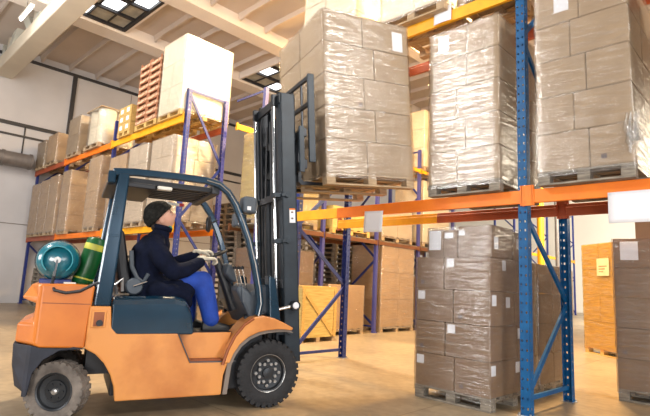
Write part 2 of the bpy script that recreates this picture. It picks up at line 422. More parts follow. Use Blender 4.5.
def frame(x, H, desc, mats=('blue', 'navy', 'blue'), along='Y', y0=YF, depth=YR - YF, cuts=None, rear=True, dia=True, rz=0, grp='upright frames of the racking', simple=False):
    """upright frame: two posts `depth` apart; along='Y' runs away in Y, 'X' runs in X"""
    f = empty('rack_upright_frame', (x, y0, 0), R_(rz) if along == 'Y' else R_(90))
    tag(f, desc, 'rack upright', grp)
    # local: post faces -y, depth along +y; for along X the local frame is turned
    for k, (yy, mm) in enumerate(((0, mats[0]), (depth - .09, mats[1]))):
        if k and not rear: continue
        if simple: o = bx((-.045, yy, 0), (.045, yy + .09, H)).build('post', mm, f)
        else:
            mb = post_mesh(H); o = mb.build('post', mm, f, T((-.05, yy, 0)) if k == 0 else T((.05, yy + .09, 0)) @ MX.Rotation(math.pi, 4, 'Z'))
            s = o.modifiers.new('solid', 'SOLIDIFY'); s.thickness = .004; s.offset = 0
        fp = MB(); fp.box((-.08, yy - .03, 0), (.08, yy + .12, .008))
        for a in (-.06, .06): fp.lathe([(.012, .008), (.012, .03)], (a, yy + .1 if k else yy - .015, 0), 2, 8)
        fp.build('foot_plate', 'steel' if not simple else mm, f)
    zs = cuts or [.14, 1.25, 2.2, 3.3, 4.4, 5.4]
    zs = [z for z in zs if z < H]
    a, b = .06, depth - .06
    flip = 0
    MB().bar((.0, a, zs[0]), (.0, b, zs[0]), .03, .045).build('brace', mats[2], f)
    for i in range(len(zs) - 1 if dia else 0):
        p, q = (a, b) if flip else (b, a)
        MB().bar((0, q, zs[i] + .03), (0, p, zs[i + 1] - .03), .03, .06).build('brace', mats[2], f)
        flip = 1 - flip
    MB().bar((0, a, H - .06), (0, b, H - .06), .03, .05).build('brace', mats[2], f)
    return f
def beam(x0, x1, y, z0, h, m, desc, back=False, grp='shelf beams of the racking', split=None):
    o = empty('rack_beam', (x0, y, z0)); tag(o, desc, 'rack beam', grp)
    L_ = x1 - x0; s = 1 if not back else -1
    # stepped box section
    pr = [(0, 0), (.05, 0), (.05, h * .72), (.04, h * .74), (.04, h), (0, h)]
    pr = [(a if not back else .05 - a, z) for a, z in pr]
    yo = -.045 if not back else .0
    secs = [[(xx, yo + a, z) for a, z in pr] for xx in (.055, L_ - .055)]
    if split:  # warm sunlit patch painted as a differently coloured stretch of the beam
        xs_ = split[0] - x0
        q = MB().loft([[(xx, yo + a, z) for a, z in pr] for xx in (.055, xs_)]).build('beam_profile', split[1], o, bevel=.003, seg=1); q['label'] = '%s painted sun patch on the beam' % split[1]
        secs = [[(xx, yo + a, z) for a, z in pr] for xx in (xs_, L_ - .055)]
    MB().loft(secs).build('beam_profile', m, o, bevel=.003, seg=1)
    for xx in (0.052, L_ - .062):
        c = MB(); yy = (-.005 - .05 if not back else .05)
        c.box((xx - (.11 if xx > 1 else 0) + (.0 if xx < 1 else .11), yy, -.03), (xx + .01 - (0 if xx < 1 else 0), yy + .06, h + .05))
        xa, xb = (-.002, .075) if xx < 1 else (L_ - .075, L_ + .002)
        c.box((xa, yy, -.03), (xb, yy + .008, h + .05))
        for zz in (.0, h * .5, h):
            c.box((xa + .03, yy - .004, zz), (xa + .048, yy, zz + .03))
        c.build('beam_connector', m, o, bevel=.002, seg=1)
    return o
def ybeam(y0, y1, x, z0, h, m, desc):
    o = empty('rack_beam', (x, y0, z0)); tag(o, desc, 'rack beam', 'shelf beams of the cross racks')
    bx((-.025, .05, 0), (.025, y1 - y0 - .05, h)).build('beam_profile', m, o, bevel=.004, seg=1)
    for yy in (.03, y1 - y0 - .05): bx((-.03, yy, -.03), (.035, yy + .02, h + .03)).build('beam_connector', m, o)
    return o

CUT = [.17, 1.2, 2.2, 3.25, 4.3, 5.4]
frame(-2.17, 8.2, 'bright blue perforated upright frame nearest the camera, right of the floor stack', ('blue', 'blue', 'blue'), depth=1.22, rz=-3, cuts=[.17, 1.18, 2.2, 3.2, 4.3, 5.4, 6.5, 7.6])
frame(1.8, 8.2, 'blue upright frame of the rack row beyond the right picture edge', ('blue', 'blue', 'blue'), simple=True)
frame(-5.92, 5.6, 'dark blue upright frame just right of the truck mast', ('navy', 'navy', 'navy'), depth=1.28, rz=-2)
frame(-9.85, 5.62, 'violet-blue upright frame with K bracing above the truck roof', ('navy', 'violet', 'navy'), cuts=[.17, 1.3, 2.55, 3.9, 5.5])
frame(-13.8, 5.6, 'blue upright frame behind the green canister and guard pillar', ('navy', 'navy', 'navy'), simple=True)
frame(-17.6, 5.6, 'blue upright frame second from the end wall', ('navy', 'navy', 'navy'), simple=True)
frame(-20.75, 5.6, 'dark blue upright frame right against the end wall', ('navy', 'navy', 'navy'), simple=True)
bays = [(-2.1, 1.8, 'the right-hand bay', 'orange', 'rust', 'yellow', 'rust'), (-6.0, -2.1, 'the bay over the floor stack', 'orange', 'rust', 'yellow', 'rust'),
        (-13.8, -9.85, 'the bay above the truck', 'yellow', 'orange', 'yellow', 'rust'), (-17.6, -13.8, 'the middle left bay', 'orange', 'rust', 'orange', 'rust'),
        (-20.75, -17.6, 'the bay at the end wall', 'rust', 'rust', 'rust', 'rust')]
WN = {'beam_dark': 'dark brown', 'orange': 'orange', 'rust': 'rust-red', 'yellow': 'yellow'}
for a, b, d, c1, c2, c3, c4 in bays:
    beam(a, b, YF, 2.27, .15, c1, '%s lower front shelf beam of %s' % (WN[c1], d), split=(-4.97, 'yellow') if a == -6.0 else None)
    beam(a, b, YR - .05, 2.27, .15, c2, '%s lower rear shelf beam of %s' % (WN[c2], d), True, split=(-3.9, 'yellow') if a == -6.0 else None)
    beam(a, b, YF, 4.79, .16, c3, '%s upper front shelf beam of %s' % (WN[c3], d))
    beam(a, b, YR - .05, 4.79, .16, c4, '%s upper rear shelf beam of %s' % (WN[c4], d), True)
ZL, ZU = 2.42, 4.95
# paper sheets on the beams
def sheet(x0, z0, w_, h_, y, label, rot=0):
    n = 6; m = MB(); vs = []; fs = []
    for j in range(n + 1):
        for i in range(n + 1):
            u, v = i / n, j / n
            vs.append((u * w_, -.012 * math.sin(u * 3.1) * (1 - v) - .006 * (1 - v), v * h_))
    for j in range(n):
        for i in range(n): fs.append((j * (n + 1) + i, j * (n + 1) + i + 1, (j + 1) * (n + 1) + i + 1, (j + 1) * (n + 1) + i))
    m.add(vs, fs); o = m.build('paper_sheet', 'paper', smooth=True); s = o.modifiers.new('s', 'SOLIDIFY'); s.thickness = .0015
    o.location = (x0, y, z0); o.rotation_euler = (0, rot, 0); tag(o, label, 'paper', 'paper sheets hung on the racking')
sheet(-1.30, 2.0, .42, .31, YF - .06, 'large blank white sheet hung on the right end of the orange beam')
sheet(-4.42, 2.03, .33, .30, YF - .06, 'blank white sheet on the orange beam right of the raised load', R_(2))
sheet(-3.31, 4.80, .26, .23, YF - .06, 'small blank white sheet on the upper yellow beam')

# --- main front stacks
A, B_, C_, D_ = .42, .56, .5, .62
def two(i): return [[.55], [.42], [.56], [.4], [.53]][i % 5]
def stk_floor(i, j, w_, h):
    st = None; mk = None
    if j == 0: st = [('F', .02, h - .13, .10, .10)] if i in (0, 2) else None; mk = (.06, .05) if i in (1, 3) else None
    if j == 1:
        st = [('F', .03, h - .12, .10, .10)] if i in (1, 3) else None; mk = (.06, .05) if i in (0, 2) else None
        rs = {0: [('R', .03, h - .15, .10, .11)], 1: [], 2: [('R', .05, h - .16, .10, .12), ('R', .38, h - .18, .10, .12)], 3: [('R', .30, h - .14, .09, .12)]}.get(i, [])
        st = (st or []) + rs
    if j == -1: st = [('R', .02, h - .16, .10, .12)] if i in (0, 1) else None
    return st, mk
fs = 'the labelled floor stack'
mxf = at(-3.42, 5.22, 0, -2)
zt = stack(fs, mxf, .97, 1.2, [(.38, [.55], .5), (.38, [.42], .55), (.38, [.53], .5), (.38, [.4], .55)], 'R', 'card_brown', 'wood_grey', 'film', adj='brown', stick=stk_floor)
g = 'cartons of ' + fs
for nm, x0, x1, h, st in (('left', .11, .33, .34, [('F', .01, .09, .17, .24)]), ('middle', .335, .52, .33, [('F', .01, .23, .12, .07)]), ('right', .525, .95, .37, [('F', .01, .26, .08, .06), ('R', .06, .10, .1, .14)])):
    carton(mxf, (x0, .08, zt), (x1, .6, zt + h), 'card_brown', 'brown carton, %s of the short top tier, in %s' % (nm, fs), g, st)
carton(mxf, (.525, .62, zt), (.95, 1.12, zt + .35), 'card_brown', 'brown carton, rear of the short top tier, in %s' % fs, g, [('R', .1, .15, .1, .12)])
film(mxf @ T((.11, .08, 0)), .84, 1.05, zt + .01, zt + .37, 'film', 'clear stretch film over the short top tier of %s' % fs, 'stretch film round pallet loads')
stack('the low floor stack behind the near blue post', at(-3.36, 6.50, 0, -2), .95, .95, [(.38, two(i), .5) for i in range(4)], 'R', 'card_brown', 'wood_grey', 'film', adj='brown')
def stk_s(i, j, w_, h):
    if i == 4 and j == 0: return [('F', .10, .10, .17, .22)], None
    if j == 1 and i in (2, 4): return [('F', w_ - .12, .3, .02, .02)], None
    return None, None
L5 = [(.405, [.43], .52), (.405, [.55], .45), (.405, [.42], .54), (.405, [.56], .46), (.40, [.57], .52)]
def stk_s1(i, j, w_, h): return ([('F', .12, .12, .15, .22)], None) if (i == 4 and j == 0) else (None, (.3, .04) if (i == 2 and j == 1) else None)
stack('the stack left of the near post', at(-3.29, 5.24, ZL), .93, 1.2, L5, 'R', 'card_grey', 'wood_grey', 'film', adj='grey-tan', stick=stk_s1)
def stk_s2(i, j, w_, h): return ([('F', .20, .13, .15, .19)], None) if (i == 4 and j == 0) else (None, (.10, .07) if (i == 0 and j == 1) else None)
L5b = [(.41, [.57], .5), (.41, [.42], .5), (.41, [.56], .5), (.41, [.40], .5), (.40, [.5], .5)]
stack('the stack right of the near post', at(-1.93, 5.24, ZL), .90, 1.2, L5b, 'R', 'card_grey', 'wood_grey', 'film', adj='grey-tan', stick=stk_s2)
stack('the stack at the right picture edge', at(-.72, 5.24, ZL), .95, 1.2, L5, 'R', 'card_grey', 'wood_grey', 'film', adj='grey-tan', simple=True)
# crumpled film tail on the right stack
m = MB(); random.seed(3)
for k in range(9):
    x = random.uniform(-1.07, -.98); z = 2.64
    m.tube([(x, 5.22 - random.random() * .05, z + .02 * k), (x + random.uniform(-.04, .04), 5.2, z + .12), (x + random.uniform(-.05, .03), 5.21, z + .25), (x + random.uniform(-.02, .03), 5.23, z + .42)], [.012, .022, .016, .004], 6)
tag(m.build('film_tail', 'film_heavy', smooth=True), 'crumpled tail of clear film hanging at the corner of the right shelf stack', 'stretch film')
# upper level right
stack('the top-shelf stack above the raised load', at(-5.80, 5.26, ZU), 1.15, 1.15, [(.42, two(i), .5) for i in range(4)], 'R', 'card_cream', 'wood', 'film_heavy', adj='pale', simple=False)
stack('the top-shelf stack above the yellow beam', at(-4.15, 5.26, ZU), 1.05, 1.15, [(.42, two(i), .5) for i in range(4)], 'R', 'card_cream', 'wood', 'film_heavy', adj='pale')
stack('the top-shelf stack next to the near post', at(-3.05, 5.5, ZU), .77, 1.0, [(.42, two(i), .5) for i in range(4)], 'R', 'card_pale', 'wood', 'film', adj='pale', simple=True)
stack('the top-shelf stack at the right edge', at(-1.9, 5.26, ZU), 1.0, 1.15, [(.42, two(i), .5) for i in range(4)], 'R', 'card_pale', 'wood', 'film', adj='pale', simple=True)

# --- left rack: lower level
LS = [(-20.55, .95, 4.38, 'the lowest-shelf stack at the end wall', 'card_tan', 1), (-19.55, .95, 4.42, 'the second lower-shelf stack from the wall', 'card_tan', 1), (-18.55, .85, 4.47, 'the third lower-shelf stack from the wall', 'card_tan', 1),
      (-17.3, .75, 4.50, 'the square tan stack below the big boxes', 'card_tan', 1), (-15.05, .85, 4.62, 'the stack left of the guard pillar', 'card_tan', 1),
      (-13.55, 1.05, 4.42, 'the stack just behind the guard pillar', 'card_tan', 1), (-12.35, 1.05, 4.50, 'the stack behind the driver cap', 'card_pale', 1), (-11.12, 1.05, 4.50, 'the stack above the driver', 'card_pale', 1)]
for x, W_, zt, d, m, _ in LS:
    H = zt - ZL - .144; nl = 4
    stack(d, at(x, 5.30, ZL), W_, 1.15, [(H / nl, [.5] if x > -16 and i % 2 else [], .5 + .06 * (i % 2)) for i in range(nl)], 'R', m, 'wood', 'film_heavy', simple=True, adj='tan')
for i, (x, n_) in enumerate(((-19.9, 9), (-17.1, 11), (-15.4, 10), (-13.2, 12), (-11.6, 11))):
    for k in range(n_):
        pallet(at(x + random.uniform(-.02, .02), 5.5 + random.uniform(-.02, .02), k * .146), 1.2, 1.0, 'empty pallet, number %d up, in the %s pile under the racks' % (k + 1, ORD[i] if i else 'first'), 'piles of empty pallets under the left racks', 'wood_grey', True)
# upper level
US = [(-20.6, .95, 6.02, 'the grey pair nearest the end wall', 'card_grey', 2), (-19.4, 1.0, 6.08, 'the brown pair near the end wall', 'card_tan', 2),
      (-17.3, 1.0, 6.28, 'the two big boxes on the top shelf', 'card_grey', 2)]
for x, W_, zt, d, m, nl in US:
    H = zt - ZU - .144
    stack(d, at(x, 5.30, ZU), W_, 1.15, [(H / nl, [], .5) for i in range(nl)], 'R', m, 'wood', 'film', simple=True, adj='tan')
# round wrapped bundle of drums with flat cover board
dsc = 'the pale wrapped bundle on the top shelf'
mxb = at(-15.7, 5.28, ZU)
pallet(mxb, 1.1, 1.15, 'wooden pallet under %s' % dsc, 'wooden pallets under the goods', 'wood', True)
for i in range(2):
    for j in range(2):
        o = MB().lathe([(.24, 0), (.262, .03), (.262, .5), (.255, .52), (.262, .54), (.262, 1.05), (.24, 1.08)], (0, 0, 0), 2, 28).build('round_drum', 'card_cream', smooth=True)
        o.location = (-15.7 + .28 + i * .54, 5.28 + .3 + j * .56, ZU + .144); tag(o, 'pale round drum, %s %s, in %s' % (('front', 'rear')[j], ('left', 'right')[i], dsc), 'drum', 'drums of ' + dsc)
film(mxb, 1.1, 1.15, .1, 1.22, 'film_heavy', 'cloudy stretch film wrapped round %s' % dsc, 'stretch film round pallet loads', .02, .005, .25)
o = bx((0, 0, 0), (1.14, 1.19, .03)).build('cover_board', 'wood', bevel=.005); o.location = (-15.72, 5.26, ZU + 1.228); tag(o, 'thin wooden cover board lying on %s' % dsc, 'board')
# yellow crates and brown trays
mxc = at(-13.3, 5.30, ZU)
pallet(mxc, .75, 1.15, 'wooden pallet under the small yellow crates', 'wooden pallets under the goods', 'wood_yellow', True)
for k in range(3):
    for j in range(2):
        carton(mxc, (j * .375 + .003, 0, .144 + k * .235), (j * .375 + .372, 1.1, .144 + k * .235 + .23), 'wood_yellow', 'yellow crate, %s, %s layer, on the top shelf' % (('left', 'right')[j], ORD[k]), 'small yellow crates', [('F', .10, .05, .16, .12)], name='yellow_crate')
mxt = at(-12.22, 5.30, ZU)
pallet(mxt, 1.15, 1.15, 'wooden pallet under the brown trays', 'wooden pallets under the goods', 'wood_yellow', True)
def tray(mx, x, z, W_, D, h, label):
    t = empty('produce_tray'); w_ = mx @ T((x, 0, z)); t.location = w_.to_translation()
    tag(t, label, 'tray', 'brown trays stacked on the top shelf')
    b = MB(); b.box((0, 0, 0), (W_, D, .01)); b.box((0, 0, .01), (W_, .008, h * .62)); b.box((0, D - .008, .01), (W_, D, h * .62)); b.box((0, .008, .01), (.008, D - .008, h * .8)); b.box((W_ - .008, .008, .01), (W_, D - .008, h * .8))
    for xx in (0, W_ - .08):
        for yy in (0, D - .008): b.box((xx, yy, h * .62), (xx + .08, yy + .008, h))
    b.build('tray_body', 'tray', t)
    c = MB().loft([[(W_ * .08, -.003, h * .15), (W_ * .08, -.003, h * .5)][:0] or [(.02, -.003, h * .15), (.02, -.003, h * .5), (.02, .0, h * .5), (.02, 0, h * .15)],
                   [(W_ + .003, -.003, h * .15), (W_ + .003, -.003, h * .5), (W_, .0, h * .5), (W_, 0, h * .15)],
                   [(W_ + .003, D - .02, h * .15), (W_ + .003, D - .02, h * .5), (W_, D - .02, h * .5), (W_, D - .02, h * .15)]])
    c.build('printed_band', 'tray_white', t)
    f = MB()
    for i in range(5):
        for j in range(6): f.box((.03 + i * (W_ - .08) / 5, .03 + j * (D - .06) / 6, .012), (.01 + (i + 1) * (W_ - .06) / 5, (j + 1) * (D - .06) / 6, h * .8))
    f.build('packed_goods', 'tray_white', t)
for k in range(9):
    for j in range(2):
        tray(mxt, j * .575, .144 + k * .188, .57, 1.12, .184, 'red-brown tray with pale bands, %s column, %s layer, on the top shelf' % (('left', 'right')[j], ORD[k]))
bxd = 'the bright top-shelf stack'
stack(bxd, at(-10.98, 5.30, ZU), 1.08, 1.3, [(.62, [.45], .5), (.6, [.5], .42), (.6, [], .5)], 'R', 'card_cream', 'wood_yellow', 'film_heavy', adj='pale')

# --- cross rack behind the gap (runs away in Y)
XP, XQ = -8.35, -9.55
PY = [6.55, 8.6, 10.75, 12.85, 14.95]
pl = ['beside the mast top', 'behind the floor crates', 'left of the tall tan stack', 'right of the tall tan stack', 'deep in the dark cross rack']
for i, y in enumerate(PY):
    f = frame(XP, 5.6, 'violet-blue cross-rack upright frame %s' % pl[i], ('violet', 'navy', 'navy'), along='X', y0=y, depth=XP - XQ, rear=i > 0, dia=i > 0, grp='upright frames of the cross racks', simple=True, cuts=[.17, 1.0, 2.0, 3.0, 4.1, 5.4])
for i in range(4):
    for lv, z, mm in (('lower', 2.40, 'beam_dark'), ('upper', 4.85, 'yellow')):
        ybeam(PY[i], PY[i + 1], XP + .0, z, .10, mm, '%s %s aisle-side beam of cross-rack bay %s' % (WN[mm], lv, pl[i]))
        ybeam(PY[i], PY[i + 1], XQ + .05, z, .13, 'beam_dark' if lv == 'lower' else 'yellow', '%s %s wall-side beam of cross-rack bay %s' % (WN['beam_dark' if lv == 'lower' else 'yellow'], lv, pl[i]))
    o = bx((0, 0, 0), (XP - XQ - .12, PY[i + 1] - PY[i] - .14, .03)).build('shade_deck', 'wood_grey'); o.location = (XQ + .08, PY[i] + .09, 2.505); tag(o, 'added grey board deck shading the cross rack, %s' % pl[i], 'shelf deck')  # solid boards added to put the cross rack in shade
XS = XQ + .1
for i, y in enumerate((7.2, 9.0, 10.8, 12.6, 14.4)):
    for k in range(22): pallet(at(-11.2 + random.uniform(-.03, .03), y, k * .146), 1.2, 1.0, 'empty pallet, number %d up, in the tall pile %s' % (k + 1, ('nearest the mast', 'second from the mast', 'behind the tall tan stack', 'second from the far end', 'at the far end')[i]), 'tall piles of empty pallets behind the cross rack', 'wood_grey', True)
def pstack(y, D, z, zt, d, m, wood='wood', fm='film', nl=4, adj='tan', W_=1.1, x=XS, sp=[]):
    H = zt - z - .144; stack(d, at(x, y, z), W_, D, [(H / nl, sp, .5 + .05 * (i % 2)) for i in range(nl)], 'R', m, wood, fm, simple=True, adj=adj)
pstack(6.8, 1.5, 0, 2.0, 'the brown floor stack beside the mast', 'card_brown', adj='brown')
pstack(8.85, 1.4, 0, 1.26, 'the low floor crates behind the brace', 'card_tan', nl=1, adj='tan')
pstack(10.98, 1.6, 0, 2.42, 'the tall tan stack in the cross rack', 'card_tan', nl=3, fm='film_heavy')
pstack(13.1, 1.5, 0, 1.6, 'the dim stack deep in the cross rack', 'card_tan', nl=3)
pstack(6.8, 1.55, 2.54, 4.75, 'the golden stack beside the mast', 'card_gold', fm='film_heavy', nl=3, adj='golden')
pstack(8.9, 1.5, 2.54, 3.25, 'the low yellow boxes behind the load', 'card_gold', 'wood_yellow', None, 2, adj='yellow')
pstack(10.95, 1.5, 2.54, 3.5, 'the boxes on the dark cross rack', 'card_pale', nl=2)
pstack(13.05, 1.6, 2.54, 4.65, 'the cream stack right of the load', 'card_cream', nl=3, adj='cream')
pstack(8.9, 1.5, 4.98, 6.6, 'the high stack behind the raised load', 'card_cream', nl=3, adj='cream')
pstack(13.05, 1.6, 4.98, 7.0, 'the high cream stack right of the load', 'card_cream', nl=3, adj='cream')
# wooden tilted crate with diagonal boards
cr = empty('wooden_crate', (-8.25, 7.3, 0)); tag(cr, 'low orange wooden crate with a diagonal board right of the mast', 'crate')
bx((-.0, 0, .1), (.0 + .02, 1.1, 1.2)).build('side_panel', 'card_gold', cr); bx((-.0, 0, 1.15), (.6, 1.1, 1.2)).build('lid', 'wood_yellow', cr)
bx((.58, 0, .1), (.6, 1.1, 1.15)).build('side_panel', 'card_gold', cr); bx((.02, 0, .1), (.58, .02, 1.15)).build('side_panel', 'card_gold', cr)
for a, b in (((.61, .05, .1), (.61, .05, 1.15)), ((.61, 1.05, .1), (.61, 1.05, 1.15)), ((.61, .1, 1.05), (.61, 1.0, .15))): MB().bar(a, b, .08, .02, (1, 0, 0)).build('batten', 'wood_yellow', cr)
for yy in (.0, .5, 1.0): bx((0, yy, 0), (.6, yy + .1, .1)).build('block', 'wood', cr)
# far end of the cross racks
for i, (y, d_) in enumerate(((24.0, 'far thin blue upright left of the yellow stack'), (28.5, 'second far thin blue upright'), (33.0, 'furthest thin blue upright near the rear wall'))):
    frame(-10.0, 6.2, d_ + ', seen past the near post', ('navy', 'navy', 'navy'), along='X', y0=y, depth=1.1, grp='far upright frames', simple=True)
ybeam(24.0, 28.5, -10.0, 3.2, .15, 'yellow', 'far yellow beam seen past the near post'); ybeam(28.5, 33.0, -10.0, 3.2, .15, 'yellow', 'furthest yellow beam near the rear wall')
pstack(24.5, 1.6, 0, 2.7, 'the far pale floor stack', 'card_pale', x=-11.1, W_=1.05)
pstack(26.4, 1.6, 0, 2.5, 'the second far pale floor stack', 'card_pale', x=-11.1, W_=1.05)
pstack(29.2, 1.6, 0, 2.6, 'the brown floor stack near the rear wall', 'card_brown', x=-11.1, W_=1.05, adj='brown')
pstack(31.2, 1.5, 0, 2.7, 'the last floor stack near the rear wall', 'card_tan', x=-11.1, W_=1.05)
o = MB().tube([(0, 0, 0), (0, 0, 7.5)], .17, 16).build('support_pipe', 'yellow', smooth=True); o.location = (-9.35, 25.6, 0); tag(o, 'far orange-yellow support pipe seen between the blue posts', 'pipe')
o = MB().tube([(0, 0, 0), (0, 0, 7.5)], .12, 16).build('support_pipe', 'pipe', smooth=True); o.location = (-9.2, 27.6, 0); tag(o, 'far dark support pipe beside the orange-yellow pipe', 'pipe')
# golden wrapped stack and stack at the right edge
dg = 'the golden stack behind the racks'
mg = T((-3.62, 12.5, 0)) @ MX.Rotation(R_(-40), 4, 'Z')
stack(dg, mg, 1.15, 1.0, [(.575, [.5] if i % 2 else [], .5) for i in range(4)], 'R', 'card_gold', 'wood_yellow', 'film_gold', adj='golden', base=.144)
q = bx((.55, -.02, 1.72), (.95, -.015, 2.1)).build('paper_label', 'yellow_paper'); q.location = mg.to_translation(); q.rotation_euler = mg.to_euler()
q.location = mg @ V((0, -.012, 0)); tag(q, 'pale yellow paper label on the golden stack behind the racks', 'label')
for k, z in enumerate((1.92, 1.86, 1.80)): bx((.62, -.022, z), (.88 - .06 * k, -.0195, z + .02)).build('printed_line', 'label_ink', q)
dr = 'the right-edge floor stack'
def stk_r(i, j, w_, h): return ([('F', .08, .10, .20, .24)], None) if (i == 4 and j == 0) else (None, (.06, .05) if i == 1 and j == 0 else None)
mr = at(-1.73, 7.26, 0, 4)
zt = stack(dr, mr, 1.15, .95, [(.38, two(i), .5) for i in range(5)], 'L', 'card_brown', 'wood_grey', 'film', adj='brown', stick=stk_r)
for j in range(2): carton(mr, (.25 + j * .45, .1, zt), (.69 + j * .45, .8, zt + .34), 'card_brown', 'brown carton, %s of the top pair, on %s' % (('left', 'right')[j], dr), 'cartons of ' + dr)

# ------------------------------------------------------------------ FORKLIFT
YAW = R_(71)
FO = V((-4.558, 3.599, 0))
FL = T(FO) @ MX.Rotation(YAW, 4, 'Z')
fk = empty('forklift_truck', FO, YAW); tag(fk, 'orange and dark blue forklift truck with its mast raised, parked in the aisle', 'forklift')
def part(mb, name, m, parent=fk, bevel=0, smooth=False, seg=2, lab=None):
    o = mb.build(name, m, parent, bevel=bevel, smooth=smooth, seg=seg)
    if lab: o['label'] = lab
    return o
# counterweight
def plan(poly, rear=-2.14):
    def sec(y, lim, ext): return [((max(x, lim) if x < lim else x) + (ext if x < -2.13 else 0), y, z) for x, z in poly]
    return [sec(-.56, rear, 0), sec(-.53, rear - .03, 0), sec(-.36, -9, -.0), sec(.36, -9, -.0), sec(.53, rear - .03, 0), sec(.56, rear, 0)]
cw = [(-2.22, 1.17), (-1.9, 1.18), (-1.72, 1.17), (-1.74, .85), (-1.75, .62), (-2.11, .63), (-2.30, .66), (-2.30, .82), (-2.19, .87), (-2.17, .99), (-2.29, 1.04)]
part(MB().loft(plan(cw)), 'counterweight', 'truck_deep', bevel=.018, seg=3)
lip = [(-2.305, 1.035), (-1.745, 1.015), (-1.745, 1.025), (-2.305, 1.05)]
part(MB().prism([(-2.12, 1.005), (-1.74, 1.0), (-1.74, 1.008), (-2.12, 1.013)], -.562, -.55), 'seam', 'truck_trim')
bp = [(-1.78, .62), (-1.84, .63), (-1.95, .60), (-2.06, .53), (-2.13, .42), (-2.15, .24), (-2.19, .23), (-2.26, .29), (-2.30, .47), (-2.31, .65), (-2.1, .63)]
part(MB().loft(plan(bp, -2.16)), 'rear_bumper', 'bumper', bevel=.012)
# main side panels
side = [(-1.745, .99), (-1.75, .62), (-1.66, .57), (-1.58, .49), (-1.52, .39), (-1.48, .28), (-1.46, .155), (-.49, .155), (-.48, .34), (-.44, .47), (-.82, .475), (-.93, .70), (-.95, .745), (-1.50, .745), (-1.55, .80), (-1.57, .99)]
for s in (-1, 1):
    o = part(MB().prism(side, s * .58, s * .50), 'side_panel', 'truck_orange', bevel=.012)
    if s == -1:
        part(bx((-1.725, -.592, .80), (-1.60, -.575, .955)), 'fuel_recess', 'truck_orange', o, .012)
        part(bx((-1.705, -.596, .815), (-1.62, -.59, .94)), 'recess_panel', 'truck_trim', o, .008)
        part(MB().lathe([(.028, -.60), (.028, -.625)], (-1.655, 0, .845), 1, 16), 'fuel_cap', 'black', o)
    sp_ = part(bx((-.93, s * .55, .46), (-.42, s * .30, .485)), 'step_plate', 'black', bevel=.004)
    part(bx((-.90, s * .56, .478), (-.50, s * .31, .497)), 'step_grip', 'truck_trim', sp_)
    part(MB().prism([(-.95, .74), (-.83, .49), (-.46, .49), (-.40, .745)], s * .47, s * .45), 'step_riser', 'truck_orange')
    # seam strip along the step edge
    part(MB().tube([(-.95, s * .581, .74), (-.93, s * .583, .70), (-.82, s * .583, .478), (-.44, s * .583, .474)], .006, 8), 'seam', 'plastic_grey', smooth=True)
    # front fender arch (swept strip over the wheel)
    arc_o = [(-.49, .46), (-.45, .60), (-.385, .735), (-.29, .85), (-.20, .91), (-.10, .925), (.02, .90), (.14, .85), (.24, .80)]
    arc_i = [(-.43, .46), (-.395, .55), (-.335, .64), (-.25, .71), (-.15, .755), (-.05, .775), (.05, .785), (.14, .785), (.23, .775)]
    f = MB(); f.loft([[(a[0], s * .60, a[1]), (b[0], s * .60, b[1]), (b[0], s * .30, b[1]), (a[0], s * .30, a[1])] for a, b in zip(arc_o, arc_i)])
    part(f, 'fender', 'truck_orange', bevel=.010)
    part(MB().tube([(a - .012, s * .602, z - .015) for a, z in arc_o[:5]], .016, 8), 'fender_trim', 'truck_trim', smooth=True, lab='dark red fender edge trim')
    ln = [(-.47, .155)] + [(x - .012, z) for x, z in arc_i]
    ln2 = [(-.425, .155)] + [(x + .03, z - .03) for x, z in arc_i]
    f = MB(); f.loft([[(a[0], s * .56, a[1]), (b[0], s * .56, b[1]), (b[0], s * .28, b[1]), (a[0], s * .28, a[1])] for a, b in zip(ln, ln2)])
    part(f, 'wheel_arch_liner', 'liner', smooth=False)
part(bx((-1.5, -.46, .18), (.20, .46, .46)), 'chassis', 'black', bevel=.01)
part(bx((-.95, -.44, .46), (-.05, .44, .742)), 'floor_well', 'black')
part(bx((-1.72, -.30, .35), (-1.42, .30, .98)), 'engine_bay', 'black')
part(bx((-2.05, -.40, .18), (-1.80, .40, .34)), 'rear_axle', 'black', bevel=.01)
# dash / front cowl
part(MB().prism([(-.16, .80), (-.05, .93), (.06, .90), (.0, 1.22), (-.10, 1.25), (-.2, 1.15), (-.33, 1.22), (-.30, 1.05)], -.46, .46), 'front_cowl', 'plastic_grey', bevel=.03)
part(MB().prism([(-.02, .90), (.11, .87), (.02, 1.32), (-.06, 1.34)], -.56, -.42), 'blue_cowl', 'truck_blue', bevel=.015)
part(MB().prism([(-.02, .90), (.11, .87), (.02, 1.32), (-.06, 1.34)], .42, .56), 'blue_cowl', 'truck_blue', bevel=.015)
part(MB().prism([(-.30, 1.22), (-.22, 1.18), (-.12, 1.02), (-.12, .88), (-.18, .84), (-.36, 1.16), (-.36, 1.22)], -.44, -.2), 'dash_pod', 'plastic_grey', bevel=.035, seg=3)
part(MB().prism([(-.42, 1.46), (-.36, 1.44), (-.28, 1.28), (-.32, 1.24), (-.44, 1.34)], -.22, .1), 'dash_pod', 'plastic_grey', bevel=.03, seg=3)
part(MB().tube([(-.25, -.02, .95), (-.38, -.02, 1.25), (-.50, -.02, 1.5)], [.07, .06, .04], 12), 'steering_column', 'black', smooth=True)
sw = MB(); ax = V((-.42, 0, .9)).normalized(); e1 = V((.9, 0, .42)).normalized(); e2 = V((0, 1, 0)); c0 = V((-.55, -.04, 1.53))
sw.tube([c0 + e1 * .165 * math.cos(t * math.pi / 12) + e2 * .165 * math.sin(t * math.pi / 12) for t in range(25)], .014, 8)
for t in (0, 2.1, 4.2): sw.tube([c0 - ax * .02, c0 + e1 * .16 * math.cos(t) + e2 * .16 * math.sin(t)], .011, 6)
sw.lathe([(.04, -.02), (.04, .02)], (0, 0, 0), 2, 14) if 0 else None
